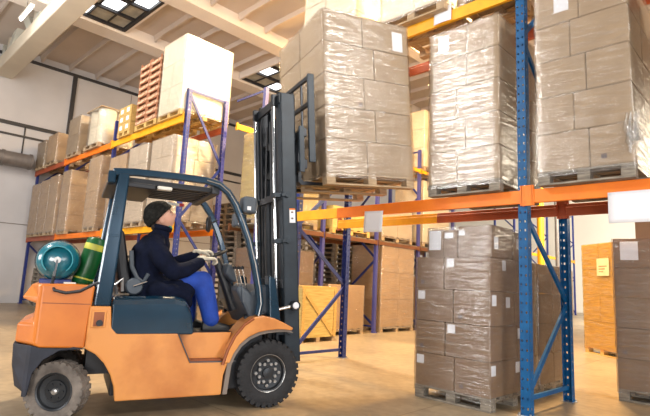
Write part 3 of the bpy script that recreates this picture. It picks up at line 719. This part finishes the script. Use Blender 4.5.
part(sw, 'steering_wheel', 'black', smooth=True)
for i, (x, y) in enumerate(((-.33, -.33), (-.30, -.37), (-.36, -.29))):
    lv = part(MB().tube([(x + .08, y, 1.15), (x, y, 1.4)], .008, 6), 'lever', 'chrome'); part(MB().lathe([(.004, -.02), (.02, -.012), (.022, .006), (.004, .022)], (x, y, 1.41), 2, 12), 'knob', 'black', lv, smooth=True)
# hood (engine cover) under the seat
hood = [(-1.555, .78), (-1.50, .735), (-.815, .735), (-.80, .76), (-.84, .98), (-.90, 1.07), (-1.0, 1.095), (-1.56, 1.075)]
h = MB(); h.loft([[(x, y, z if z < .9 else z - d) for x, z in hood] for y, d in ((-.57, .07), (-.545, .02), (-.48, 0), (.48, 0), (.545, .02), (.57, .07))])
part(h, 'engine_hood', 'truck_blue', bevel=.045, seg=3)
# seat
st = part(MB().prism([(-1.50, 1.10), (-.95, 1.10), (-.92, 1.17), (-1.05, 1.20), (-1.42, 1.17)], -.24, .24), 'seat', 'black', bevel=.03, seg=3)
part(MB().prism([(-1.50, 1.14), (-1.37, 1.14), (-1.44, 1.45), (-1.50, 1.72), (-1.58, 1.74), (-1.60, 1.62)], -.24, .24), 'backrest', 'black', bevel=.04, seg=3)
part(MB().tube([(-1.42, -.27, 1.52), (-1.40, -.28, 1.36), (-1.34, -.28, 1.25), (-1.28, -.28, 1.22), (-1.24, -.28, 1.3)], .022, 8), 'armrest', 'plastic_grey', smooth=True)
part(MB().lathe([(.07, -.30), (.085, -.28), (.085, -.25)], (-1.36, 0, 1.17), 1, 20), 'recline_cover', 'plastic_grey', smooth=True)
part(MB().tube([(-1.37, -.31, 1.17), (-1.25, -.32, 1.22)], .01, 6), 'recline_lever', 'chrome')
bl = MB(); bl.tube([(-1.52, -.30, 1.09), (-1.54, -.32, 1.18), (-1.48, -.31, 1.24), (-1.47, -.3, 1.12)], .02, 8); part(bl, 'seat_belt', 'steel', smooth=True)
# overhead guard
rp = [(-1.72, .985), (-1.575, .985), (-1.55, 1.5), (-1.53, 2.24), (-1.63, 2.24), (-1.69, 1.5)]
rail = [(-1.68, 2.24), (-1.5, 2.262), (-1.1, 2.275), (-.80, 2.275), (-.66, 2.25), (-.56, 2.18), (-.47, 2.06), (-.38, 1.88), (-.30, 1.70), (-.22, 1.45), (-.155, 1.2), (-.13, 1.05), (-.15, .92)]
for s in (-1, 1):
    p = part(MB().prism(rp, s * .56, s * .48), 'rear_pillar', 'truck_blue', bevel=.018, seg=3)
    part(MB().prism([(-1.66, 1.62), (-1.56, 1.63), (-1.56, 1.65), (-1.66, 1.64)], s * .565, s * .48), 'pillar_clip', 'truck_blue', p, .004)
    secs = []
    for i, (x, z) in enumerate(rail):
        a = V(rail[max(i - 1, 0)]); b = V(rail[min(i + 1, len(rail) - 1)]); t = (b - a).normalized(); nn = V((-t.y, t.x)) * .036
        secs.append([(x + nn.x, s * .555, z + nn.y), (x + nn.x, s * .495, z + nn.y), (x - nn.x, s * .495, z - nn.y), (x - nn.x, s * .555, z - nn.y)])
    part(MB().loft(secs), 'guard_rail', 'truck_blue', bevel=.014, seg=3)
    part(MB().tube([(x + .004, s * .562, z - .002) for x, z in rail[3:]], .006, 6), 'rail_bead', 'steel', smooth=True)
part(bx((-1.72, -.56, 2.13), (-1.65, .56, 2.25)), 'rear_cross_bar', 'truck_blue', bevel=.015)
part(bx((-.72, -.5, 2.15), (-.64, .5, 2.25)), 'front_cross_bar', 'black', bevel=.01)
for y in [-.42 + .12 * k for k in range(8)]: part(bx((-1.70, y - .02, 2.17), (-.70, y + .02, 2.225)), 'guard_slat', 'black', bevel=.004, seg=1)
part(bx((-1.72, -.5, 2.12), (-1.28, .5, 2.17)), 'roof_panel', 'black', bevel=.01)
part(bx((-1.26, -.50, 2.13), (-1.12, -.42, 2.165)), 'dome_lamp', 'lamp_white', bevel=.01)
rs = part(bx((-1.12, .46, 2.12), (-.82, .50, 2.15)), 'reflective_strip', 'lamp_white'); part(bx((-.87, .458, 2.118), (-.815, .499, 2.152)), 'red_end', 'red', rs)
# mirrors and lamps
mi = part(MB().lathe([(.02, .0), (.075, .012), (.08, .03), (.02, .05)], (0, 0, 0), 0, 20), 'rear_view_mirror', 'black', smooth=True)
mi.location = (-.52, .46, 1.93); mi.scale = (1, .65, 1.25); mi.rotation_euler = (0, 0, R_(-35))
part(MB().lathe([(.001, -.003), (.07, -.002), (.07, .001)], (0, 0, 0), 0, 20), 'mirror_glass', 'glass_mirror', mi)
part(MB().tube([(-.50, .46, 1.93), (-.38, .50, 2.0)], .008, 6), 'mirror_arm', 'black')
for y, x, z in ((.48, -.17, 2.02), (-.50, -.38, 2.07)):
    q = part(bx((x - .02, y - .09, z - .09), (x + .13, y + .09, z + .09)), 'work_lamp', 'plastic_grey', bevel=.03, seg=3)
    part(MB().lathe([(.02, x + .125), (.07, x + .137)], (0, y, z), 0, 16), 'lens', 'lamp_white', q)
    part(bx((x + .02, y - .095, z - .06), (x + .06, y - .088, z - .02)), 'lamp_sticker', 'sticker', q)
# wheels
def wheel(name, c, r, wd, s, tyre, rimr, nut, steer=0, lugs=30):
    o = empty(name, (0, 0, 0)); o.parent = fk; o.location = c; o.rotation_euler = (0, 0, steer)
    hw = wd / 2
    t = MB().lathe([(rimr, -hw * .8), (rimr + .02, -hw * .95), (r * .82, -hw), (r * .93, -hw * .92), (r * .965, -hw * .75), (r * .97, hw * .75), (r * .93, hw * .92), (r * .82, hw), (rimr + .02, hw * .95), (rimr, hw * .8)], n=48, ring=True)
    for k in range(lugs):
        a = 2 * math.pi * k / lugs
        for sd, off in ((-1, 0), (1, math.pi / lugs)):
            mx = MX.Rotation(-(a + off), 4, 'Y') @ T((r * .965, 0, 0))
            t.box((-.03, sd * hw * .98 if sd < 0 else hw * .08, -.022), (r * .03, -hw * .08 if sd < 0 else hw * .98, .022), mx)
    part(t, 'tyre', tyre, o, smooth=True)
    rm = MB().lathe([(rimr * 1.02, s * hw * .78), (rimr, s * hw * .86), (rimr * .93, s * hw * .80), (rimr * .88, s * hw * .45), (rimr * .62, s * hw * .38), (rimr * .58, s * hw * .50), (rimr * .2, s * hw * .50), (.001, s * hw * .5)], n=40, cap=False)
    part(rm, 'rim', 'rim', o, smooth=True)
    part(MB().lathe([(rimr * 1.0, s * hw * .86), (rimr * 1.02, s * hw * .88), (rimr * 1.04, s * hw * .84)], n=40, ring=True), 'rim_ring', 'steel' if nut else 'rim', o, smooth=True)
    hb = part(MB().lathe([(rimr * (.30 if nut else .18), s * hw * .48), (rimr * (.28 if nut else .17), s * hw * .75), (rimr * .1, s * hw * .82), (.001, s * hw * .82)], n=20), 'hub', 'rim' if nut else 'steel', o, smooth=True)
    cnt = nut or 6
    for k in range(cnt):
        a = 2 * math.pi * k / cnt; rr = rimr * (.68 if (nut and k % 2 == 0) else .5) if nut else rimr * .42
        part(MB().lathe([(.017 if nut else .012, s * hw * .40), (.017 if nut else .012, s * hw * .66)], (rr * math.cos(a), 0, rr * math.sin(a)), 1, 6), 'wheel_nut', 'steel' if nut else 'rim', o)
    return o
for s in (-1, 1):
    wheel('front_wheel', (0, s * .475, .338), .338, .21, s, 'rubber', .185, 16)
    w_ = wheel('rear_wheel', (-1.92, s * .46, .254), .254, .17, s, 'rubber_dusty', .155, 0, R_(-26), lugs=24); w_['label'] = 'dusty steered rear wheel'
# LPG bottle on counterweight
lp = part(MB().lathe([(.001, -.42), (.10, -.415), (.155, -.38), (.178, -.32), (.182, -.25), (.182, .2), (.178, .27), (.155, .33), (.1, .365), (.001, .37)], (-2.05, 0, 1.385), 1, 36), 'gas_bottle', 'lpg', smooth=True, lab='round teal gas bottle lying across the back')
cg = MB()
for r0, r1 in ((.115, .128),):
    pts = [(-2.05 + .122 * math.cos(R_(a)), -.44, 1.385 + .122 * math.sin(R_(a))) for a in range(-50, 231, 14)]
    for i in range(len(pts) - 1): cg.bar(pts[i], pts[i + 1], .10, .008, (-(pts[i][0] + 2.05), 0, -(pts[i][2] - 1.385)))
part(cg, 'collar', 'lpg_light', lp)
part(MB().lathe([(.028, -.50), (.028, -.41)], (-2.05, 0, 1.385), 1, 12), 'valve', 'steel', lp)
part(MB().tube([(-2.05, -.49, 1.385), (-2.055, -.51, 1.30), (-2.06, -.51, 1.24)], .012, 8), 'valve_pipe', 'chrome', lp)
part(MB().tube([(-2.06, -.51, 1.24), (-2.07, -.51, 1.17), (-2.04, -.575, 1.12), (-1.95, -.585, 1.10), (-1.84, -.585, 1.12), (-1.74, -.57, 1.18), (-1.70, -.57, 1.2)], .014, 8), 'gas_hose', 'black', smooth=True)
for y in (-.25, .2):
    cr_ = MB(); pts = [(-2.05 + .188 * math.cos(R_(a)), y, 1.385 + .188 * math.sin(R_(a))) for a in range(0, 361, 15)]
    for i in range(len(pts) - 1): cr_.bar(pts[i], pts[i + 1], .03, .006, (0, 0, 1) if abs(pts[i][0] + 2.05) > .1 else (1, 0, 0))
    part(cr_, 'bottle_strap', 'black', lp)
part(bx((-2.18, -.32, 1.165), (-1.92, .3, 1.21)), 'bottle_cradle', 'navy', bevel=.008)
part(bx((-1.98, -.45, 1.168), (-1.88, -.34, 1.19)), 'tag_plate', 'lamp_white')
# green canister
gc = MB(); mxg = T((-1.83, -.12, 1.17)) @ MX.Rotation(R_(13), 4, 'Y')
gcm = MB().lathe([(.09, 0), (.095, .01), (.095, .43), (.08, .46), (.03, .47)], (0, 0, 0), 2, 28)
gk = gcm.build('green_canister', 'green', None, smooth=True)
wm = FL @ mxg; gk.location = wm.to_translation(); gk.rotation_euler = wm.to_euler()
tag(gk, 'green canister with yellow bands leaning on the truck behind the blue pillar', 'canister')
for z0, z1 in ((.05, .065), (.34, .40)): MB().lathe([(.0965, z0), (.0965, z1)], (0, 0, 0), 2, 28).build('yellow_band', 'band', gk, smooth=True)['label'] = 'yellow band'

# mast (child groups bake the backward tilt)
TI = R_(-4.8)
MM = T((.355, 0, .12)) @ MX.Rotation(TI, 4, 'Y')
def mpart(mb, name, m, parent=fk, bevel=0, smooth=False, lab=None):
    o = mb.build(name, m, parent, MM, bevel=bevel, smooth=smooth)
    if lab: o['label'] = lab
    return o
for s in (-1, 1):
    c = MB(); y0 = s * .43
    c.box((-.09, y0 - s * .015 if s > 0 else y0, .3), (.09, y0 if s > 0 else y0 + .015, 3.34)); c.box((-.09, min(y0, y0 - s * .09), .3), (-.07, max(y0, y0 - s * .09), 3.34)); c.box((.07, min(y0, y0 - s * .09), .3), (.09, max(y0, y0 - s * .09), 3.34))
    ch = mpart(c, 'mast_channel', 'mast_grey', bevel=.004)
    if s == -1:
        p_ = mpart(bx((-.005, -.4335, 1.83), (.065, -.430, 1.99)), 'warning_plate', 'sticker', ch); mpart(bx((-.005, -.4345, 1.975), (.065, -.4332, 1.992)), 'warning_header', 'orange', ch)
        for z in (1.94, 1.87): mpart(bx((.015, -.4345, z), (.04, -.4332, z + .018)), 'warning_symbol', 'ink', ch)
    c = MB(); y1 = s * .335
    c.box((-.075, min(y1, y1 - s * .02), .3), (.075, max(y1, y1 - s * .02), 3.38)); c.box((-.075, min(y1, y1 - s * .07), .3), (-.055, max(y1, y1 - s * .07), 3.38)); c.box((.055, min(y1, y1 - s * .07), .3), (.075, max(y1, y1 - s * .07), 3.38))
    mpart(c, 'inner_rail', 'dark_iron', bevel=.003)
    cy = mpart(MB().lathe([(.034, .1), (.034, 1.1)], (-.135, s * .32, 0), 2, 16), 'lift_cylinder', 'dark_iron', smooth=True)
    mpart(MB().lathe([(.021, 1.1), (.021, 3.25)], (-.135, s * .32, 0), 2, 16), 'piston_rod', 'chrome', cy, smooth=True)
    mpart(bx((-.16, s * .32 - .03, 3.2), (-.06, s * .32 + .03, 3.34)), 'rod_head', 'dark_iron', cy, .006)
    for z in (1.60, 2.12, .6):
        b = MB(); b.box((-.18, s * .37 - .05, z), (-.09, s * .37 + .05, z + .05)); b.lathe([(.03, -.02), (.03, .02)], (-.03, s * .435, z + .025), 1, 12); b.box((-.1, s * .44 - .012, z + .008), (.0, s * .44 + .012, z + .042)); mpart(b, 'clamp_bracket', 'mast_grey', bevel=.004)
for z, h_ in ((3.22, .1), (2.10, .08), (1.1, .1), (.34, .12)): mpart(bx((-.105, -.42, z), (-.075, .42, z + h_)), 'cross_member', 'dark_iron', bevel=.005)
for y in (-.10, -.03, .06, .13):
    mpart(MB().tube([(.0, y, .3), (.0, y, 3.15)], .016, 8), 'lift_chain', 'black')
for y in (-.2, .22): mpart(MB().tube([(-.05, y, .3), (-.06, y, 1.8), (-.02, y * .9, 3.1)], .012, 8), 'hydraulic_hose', 'black', smooth=True)
# black jacket pipe at far side, tilt cylinders
for s in (-1, 1):
    tc_ = part(MB().tube([(-.25, s * .40, .88), (.12, s * .43, .98)], .04, 12), 'tilt_cylinder', 'dark_iron', smooth=True)
    part(MB().tube([(.12, s * .43, .98), (.27, s * .45, 1.02)], .02, 10), 'tilt_rod', 'chrome', tc_, smooth=True)
    part(MB().lathe([(.055, s * .43), (.055, s * .50)], (.30, 0, 1.03), 1, 16), 'tilt_pin', 'dark_iron', tc_, smooth=True); part(MB().lathe([(.038, s * .50), (.03, s * .51), (.001, s * .512)], (.30, 0, 1.03), 1, 16), 'pin_cap', 'sticker', tc_)
# carriage with backrest
zc = 2.43
ca = mpart(bx((.165, -.50, zc + .02), (.205, .50, zc + .13)), 'fork_carriage', 'dark_iron', bevel=.006)
mpart(bx((.165, -.50, zc + .40), (.205, .50, zc + .50)), 'carriage_bar', 'dark_iron', ca, .006)
for y in (-.49, -.20, .20, .49): mpart(bx((.11, y - .018, zc - .02), (.17, y + .018, zc + .52)), 'carriage_plate', 'mast_grey', ca, .004)
for s in (-1, 1):
    for z in (zc + .05, zc + .42): mpart(MB().lathe([(.045, s * .25), (.045, s * .31)], (.02, 0, z), 1, 14), 'roller', 'black', ca)
br = mpart(bx((.225, -.52, zc + .10), (.305, -.485, zc + 1.16)), 'load_backrest', 'mast_grey', bevel=.004)
mpart(bx((.225, .485, zc + .10), (.305, .52, zc + 1.16)), 'backrest_bar', 'mast_grey', br, .004)
for y in (-.27, 0, .27): mpart(bx((.24, y - .012, zc + .3), (.265, y + .012, zc + 1.14)), 'backrest_bar', 'dark_iron', br, .003)
for z in (.78, 1.10): mpart(bx((.235, -.5, zc + z), (.27, .5, zc + z + .05)), 'backrest_bar', 'dark_iron', br, .003)
for s in (-1, 1):
    y = .14 + s * .28
    q = MB(); q.prism([(.22, zc + .45), (.22, zc - .08), (.26, zc - .12), (1.32, zc - .105), (1.35, zc - .09), (.29, zc - .07), (.265, zc - .05), (.265, zc + .45)], y - .06, y + .06)
    mpart(q, 'fork', 'dark_iron', bevel=.004)
# load on the forks (local frame follows the tilt)
ML = FL @ MM @ T((.45, -.50, zc - .145))
def stk_l(i, j, w_, h):
    if i == 4 and j == 1: return [('F', w_ - .25, .04, .16, .26)], None
    if i == 2 and j == 0: return None, (w_ - .08, .03)
    return None, None
stack('the raised load on the forks', ML, 1.27, 1.36, [(.415, [.45], .5), (.405, [.56], .5), (.405, [.44], .45), (.405, [.57], .5), (.405, [.44], .5)], 'L', 'card_grey', 'wood', 'film', adj='grey-tan', stick=stk_l)

# ------------------------------------------------------------------ DRIVER
dv = empty('person', FO, YAW)
tag(dv, 'driver in dark knit cap, navy coat and blue trousers, seated in the forklift looking up', 'person')
def blob(name, caps, m, parent, vox=.012, it=6):
    """one continuous surface grown round tapered limbs"""
    mb = MB()
    for p, r1, q, r2 in caps:
        p = V(p); q = V(q); d = q - p; L_ = max(d.length, 1e-4); d = d / L_
        pts = []; rr = []
        for k in range(5): t = math.pi / 2 * (1 - k / 4); pts.append(p - d * r1 * math.sin(t)); rr.append(max(r1 * math.cos(t), .001))
        for k in range(5): t = math.pi / 2 * k / 4; pts.append(q + d * r2 * math.sin(t)); rr.append(max(r2 * math.cos(t), .001))
        mb.tube(pts, rr, 16)
    o = mb.build(name, m, None)
    r = o.modifiers.new('r', 'REMESH'); r.mode = 'VOXEL'; r.voxel_size = vox
    sm = o.modifiers.new('s', 'SMOOTH'); sm.factor = .5; sm.iterations = it
    bpy.context.view_layer.update(); dg = bpy.context.evaluated_depsgraph_get()
    me = bpy.data.meshes.new_from_object(o.evaluated_get(dg)); o.modifiers.clear(); o.data = me; me.name = name
    if not me.materials: me.materials.append(M[m])
    for p in me.polygons: p.use_smooth = True
    o.parent = parent; return o
def chain(*a):
    return [(a[i][0], a[i][1], a[i + 1][0], a[i + 1][1]) for i in range(len(a) - 1)]
# body: one continuous surface (pelvis, spine, neck, arms, legs)
blob('body', chain(((-1.22, -.02, 1.2), .13), ((-1.24, -.02, 1.4), .11), ((-1.22, -.03, 1.56), .10), ((-1.14, -.03, 1.74), .058), ((-1.115, -.03, 1.85), .056)) +
     chain(((-1.20, -.21, 1.62), .06), ((-1.0, -.33, 1.34), .045), ((-.69, -.235, 1.465), .03)) + chain(((-1.17, .15, 1.62), .06), ((-.95, .23, 1.40), .045), ((-.66, .08, 1.545), .03)) +
     chain(((-1.15, -.13, 1.2), .08), ((-.68, -.21, 1.24), .06), ((-.56, -.22, .84), .04)) + chain(((-1.15, .09, 1.2), .08), ((-.76, .06, 1.22), .06), ((-.70, .04, .84), .04)) +
     [((-1.20, -.21, 1.62), .06, (-1.17, .15, 1.62), .06)], 'skin', dv, .014, 4)
# head, looking forward and up
hd = MB(); HM = T((-1.115, -.03, 1.90)) @ MX.Scale(1.14, 4) @ MX.Rotation(R_(-30), 4, 'Y') @ MX.Rotation(R_(-14), 4, 'Z')
prof = []
nu, nv = 28, 20; vs = []; fs = []
for j in range(nv + 1):
    ph = math.pi * j / nv; z = -math.cos(ph)
    for i in range(nu):
        th = 2 * math.pi * i / nu; r = math.sin(ph)
        x = r * math.cos(th); y = r * math.sin(th); zz = z
        X = x * .098; Y = y * .076; Z_ = zz * .118
        if z < 0: X *= 1 - .10 * (-z); Y *= 1 - .28 * (-z) ** 1.5
        if x > .2:
            X += .012 * math.exp(-((z + .78) / .18) ** 2) * (x - .2) * 1.3        # chin
            X += .034 * math.exp(-((z + .22) / .14) ** 2 - (y / .17) ** 2)        # nose
            X += .008 * math.exp(-((z + .52) / .09) ** 2 - (y / .3) ** 2)         # lips
            X += .007 * math.exp(-((z - .18) / .10) ** 2)                         # brow
            X -= .012 * math.exp(-((z - .0) / .10) ** 2) * math.exp(-((abs(y) - .34) / .15) ** 2)  # eye sockets
        vs.append((X, Y, Z_))
for j in range(nv):
    for i in range(nu): fs.append((j * nu + i, j * nu + (i + 1) % nu, (j + 1) * nu + (i + 1) % nu, (j + 1) * nu + i))
hd.add(vs, fs); ho = hd.build('head', 'skin', dv, HM, smooth=True)
def hp(mb, name, m, par=ho, sm=True): return mb.build(name, m, par, HM, smooth=sm)
for s in (-1, 1):
    e = MB().lathe([(.001, -.012), (.009, -.008), (.012, 0), (.009, .008), (.001, .012)], (.073, s * .027, .002), 2, 12); eo = hp(e, 'eye', 'sticker'); hp(MB().lathe([(.001, .0845), (.0055, .0835), (.006, .080)], (0, s * .027, .002), 0, 10), 'iris', 'hair', eo)
    hp(MB().lathe([(.001, .008), (.006, .0125)], (.0, 0, 0), 0, 10), 'pupil', 'ink') if 0 else None
    hp(MB().tube([(.088, s * .015, .02), (.09, s * .028, .024), (.08, s * .045, .018)], .004, 6), 'eyebrow', 'hair')
    ea = MB().lathe([(.001, -.008), (.026, -.006), (.03, 0), (.02, .004), (.001, .002)], (0, 0, 0), 1, 14)
    ea.build('ear', 'skin', ho, HM @ T((-.012, s * .078, -.012)) @ MX.Scale(.7, 4, (1, 0, 0)) @ MX.Scale(1.15, 4, (0, 0, 1)), smooth=True)
hp(MB().tube([(.083, -.020, -.062), (.091, 0, -.06), (.083, .020, -.062)], .003, 6), 'lips', 'truck_trim')
# knit cap with folded brim
cp = MB(); vs = []; fs = []; nu = 32; nv = 14
for j in range(nv + 1):
    t = j / nv; ang = t * math.pi * .53
    for i in range(nu):
        th = 2 * math.pi * i / nu
        r = math.sin(ang) * (1.0 + .04 * math.sin(th * 9 + j)) ; z = math.cos(ang)
        tilt = -.035 * math.cos(th) * t * 0
        drop = .045 * math.cos(th) * t
        vs.append((r * math.cos(th) * .138 - .022 - .04 * (1 - t), r * math.sin(th) * .118, z * .140 + .035 + drop))
for j in range(nv):
    for i in range(nu): fs.append((j * nu + i, j * nu + (i + 1) % nu, (j + 1) * nu + (i + 1) % nu, (j + 1) * nu + i))
cp.add(vs, fs)
def ringp(k): th = 2 * math.pi * k / 32; c = math.cos(th); return (c * .115 - .018, math.sin(th) * .098, .030 + .045 * c)
cap = cp.build('knit_cap', 'knit', dv, HM, smooth=True)
MB().tube([ringp(k) for k in range(33)], .019, 8).build('cap_brim', 'knit', cap, HM, smooth=True)
MB().tube([(-.09, -.07, -.03), (-.11, -.03, -.05), (-.11, .03, -.05), (-.09, .07, -.03)], .025, 8).build('hair', 'hair', dv, HM, smooth=True)
# coat: torso, sleeves, collar, skirt of the coat over the thighs
cc = []
for yy in (-.11, .05): cc += chain(((-1.22, yy, 1.15), .165), ((-1.25, yy, 1.34), .165), ((-1.235, yy, 1.50), .165), ((-1.20, yy * .9, 1.60), .13))
cc += chain(((-1.21, -.21, 1.60), .10), ((-1.12, -.30, 1.46), .10), ((-1.01, -.35, 1.33), .088), ((-.88, -.32, 1.36), .078), ((-.73, -.25, 1.445), .060))
cc += chain(((-1.18, .16, 1.60), .10), ((-1.05, .23, 1.47), .095), ((-.95, .24, 1.40), .085), ((-.82, .17, 1.47), .072), ((-.70, .10, 1.53), .058))
cc += chain(((-1.20, -.03, 1.45), .17), ((-1.16, -.03, 1.60), .15), ((-1.125, -.03, 1.72), .095), ((-1.115, -.03, 1.76), .085))
cc += chain(((-1.0, -.26, 1.13), .10), ((-.90, -.27, 1.10), .085), ((-.83, -.26, 1.02), .06))
cc += chain(((-1.20, -.21, 1.60), .10), ((-1.16, -.03, 1.67), .10), ((-1.17, .16, 1.60), .10))
cc += chain(((-1.15, -.15, 1.16), .15), ((-.98, -.18, 1.15), .135), ((-.86, -.20, 1.15), .12)) + chain(((-1.15, .06, 1.17), .14), ((-.92, .06, 1.19), .12))
cc += chain(((-1.15, -.25, 1.14), .10), ((-.90, -.27, 1.10), .085), ((-.85, -.27, 1.07), .07))
coat = blob('coat', cc, 'coat', dv, .011, 8)
MB().tube([(-1.115 + .080 * math.cos(t * .5), -.03 + .080 * math.sin(t * .5), 1.79 - .012 * math.cos(t * .5)) for t in range(14)], .030, 10).build('collar', 'coat', dv, smooth=True)
MB().tube([(-1.05, -.08, 1.80), (-1.025, -.03, 1.795), (-1.05, .02, 1.80)], .022, 8).build('scarf', 'scarf', dv, smooth=True)
fl_ = MB(); fl_.loft([[(-1.20, -.26, 1.22), (-1.30, -.28, 1.20), (-1.25, -.30, 1.06), (-1.10, -.31, 1.02)], [(-1.0, -.28, 1.30), (-1.0, -.31, 1.25), (-.98, -.33, 1.06), (-.97, -.31, 1.04)], [(-.84, -.25, 1.30), (-.83, -.29, 1.24), (-.80, -.31, 1.02), (-.82, -.28, 1.0)]])
cf = fl_.build('coat_flap', 'coat', coat, smooth=True); cf.modifiers.new('s', 'SUBSURF').levels = 2; cf.modifiers['s'].render_levels = 2
# trousers
tc2 = chain(((-1.1, -.14, 1.2), .10), ((-.86, -.19, 1.24), .10), ((-.68, -.215, 1.25), .108), ((-.63, -.22, 1.10), .104), ((-.59, -.225, .97), .096), ((-.56, -.228, .86), .09))
tc2 += chain(((-1.1, .08, 1.2), .10), ((-.78, .05, 1.22), .095), ((-.77, .02, 1.08), .10), ((-.76, -.0, .86), .09)) + [((-1.1, -.14, 1.2), .10, (-1.1, .08, 1.2), .10)]
blob('trousers', tc2, 'jeans', dv, .011, 6)
# shoes
for y, x, nm in ((-.225, -.60, 0), (.05, -.76, 0)):
    s_ = MB(); secs = []
    for t, (dx, hw, h0) in enumerate(((-.05, .035, .07), (0, .045, .10), (.08, .046, .095), (.15, .05, .065), (.21, .046, .05), (.255, .025, .03))):
        zz = .752 + (.0)
        secs.append([(x + dx, y - hw, zz), (x + dx, y + hw, zz), (x + dx, y + hw * .95, zz + h0 * .6), (x + dx, y + hw * .4, zz + h0), (x + dx, y - hw * .4, zz + h0), (x + dx, y - hw * .95, zz + h0 * .6)])
    s_.loft(secs); so = s_.build('shoe', 'shoe', dv, smooth=True, bevel=.008)
    bx((x - .05, y - .05, .742), (x + .24, y + .05, .756)).build('sole', 'rubber_dusty' if nm else 'rubber', so, bevel=.005)
# gloved hands: palm + five fingers closed round the wheel rim
def hand(c, fwd_, up_, out, mirror):
    c = V(c); f = V(fwd_).normalized(); u = (V(up_) - f * V(up_).dot(f)).normalized(); s = f.cross(u) * mirror
    k_ = 1.2; u = u * 1.2
    cp_ = [(c - f * .09, .036, c - f * .045, .034)]
    for o_ in (-.026, -.009, .009, .026): cp_.append((c - f * .045 + s * o_ * .8, .02, c + f * .045 * k_ + s * o_ * k_, .0165))
    for (o_, L_) in ((-.032, .070), (-.011, .080), (.011, .075), (.031, .058)):
        p0 = c + f * .05 * k_ + s * o_ * k_; p1 = p0 + f * L_ * .42 + s * o_ * .12 - u * .012; p2 = p1 + f * L_ * .14 - u * L_ * .40; p3 = p2 - f * L_ * .26 - u * L_ * .16
        cp_ += chain((p0, .0135), (p1, .0125), (p2, .0115), (p3, .010))
    q0 = c - s * .026 - f * .02; q1 = c - s * .060 + f * .02 - u * .012; q2 = c - s * .062 + f * .056 - u * .032
    cp_ += chain((q0, .018), (q1, .0145), (q2, .0125))
    return blob('glove', cp_, 'glove', dv, .0042, 3)
hand((-.645, -.225, 1.49), (1, .25, .10), (-.1, -.1, 1), 0, 1)
hand((-.625, .075, 1.575), (.95, -.2, .15), (-.1, -.15, 1), 0, -1)

# ------------------------------------------------------------------ lights
def area(name, loc, target, size, power, color=(1, 1, 1), sy=None, spread=None):
    l = bpy.data.lights.new(name, 'AREA'); l.energy = power; l.color = color; l.size = size
    if sy: l.shape = 'RECTANGLE'; l.size_y = sy
    if spread: l.spread = R_(spread)
    o = bpy.data.objects.new(name, l); col.objects.link(o); o.location = loc
    o.rotation_euler = (V(target) - V(loc)).to_track_quat('-Z', 'Y').to_euler(); return o
area('added_fill', (3.2, -4.6, 1.9), (-4, 4.5, 2.9), 3.2, 500, (1, .965, .92), 1.8)  # low frontal fill added near the camera
area('added_fill', (-8.5, -6.0, 2.6), (-11, 6, 4.2), 5, 620, (1, .965, .93), 2.4)  # added unseen fill for the fronts of the left rack
area('added_fill', (6.0, 1.0, 2.3), (-4.5, 3, 1.2), 3.4, 200, (.96, .98, 1), 1.8)  # added unseen light for fill and highlights on the truck side
area('hall_lamp_front', (-6.6, -1.6, 6.6), (-5, 5, 3.5), 1.1, 400, (1, .97, .92))
area('hall_lamp_right', (5.2, 4.3, 7.0), (-3, 4.5, 3.2), 1.5, 620, (1, .95, .88))
area('hall_lamp_warm', (-3.0, 10.2, 9.0), (-4.4, 9.0, 0), 1.0, 2000, (1, .64, .27))
area('hall_lamp_warm', (-7.6, 7.3, 9.0), (-5.2, 4.2, 0), .8, 1500, (1, .84, .60))
area('hall_lamp_warm', (-11.8, 12.5, 9.0), (-6.5, 7.5, 0), .8, 900, (1, .60, .25))
area('hall_lamp_rear_right', (1.8, 13.5, 4.2), (-2.8, 5.5, 1), 2.2, 330, (1, .86, .66))
area('hall_lamp_back', (-4, 26, 9.0), (-7, 32, 2), 8, 5200, (1, .95, .84), 10)
area('hall_lamp_left', (-13, 1.0, 8.3), (-15, 5, 5), 4, 450, (1, .95, .88))
sc = bpy.context.scene
w = bpy.data.worlds.new('world'); sc.world = w; w.use_nodes = True
w.node_tree.nodes['Background'].inputs[0].default_value = (.95, .97, 1, 1); w.node_tree.nodes['Background'].inputs[1].default_value = .27

# ------------------------------------------------------------------ camera
f_ = 487.0; th = R_(8.64); rho = R_(2.7); a = math.atan2(492.6, 507)
F = V((-math.sin(a), math.cos(a), 0)); Rr = V((math.cos(a), math.sin(a), 0)); Z = V((0, 0, 1))
fw = math.cos(th) * F + math.sin(th) * Z; U = -math.sin(th) * F + math.cos(th) * Z
rc = math.cos(rho) * Rr + math.sin(rho) * U; uc = math.cos(rho) * U - math.sin(rho) * Rr
cam = bpy.data.cameras.new('camera'); co = bpy.data.objects.new('camera', cam); col.objects.link(co)
mw = MX.Identity(4)
for i in range(3): mw[i][0] = rc[i]; mw[i][1] = uc[i]; mw[i][2] = -fw[i]
mw[2][3] = 1.3; co.matrix_world = mw
cam.sensor_width = 36; cam.lens = f_ / 650 * 36; cam.clip_end = 200
sc.camera = co
sc.view_settings.view_transform = 'Standard'; sc.view_settings.look = 'None'; sc.view_settings.gamma = 1; sc.view_settings.use_curve_mapping = False
sc.view_settings.exposure = 0.0
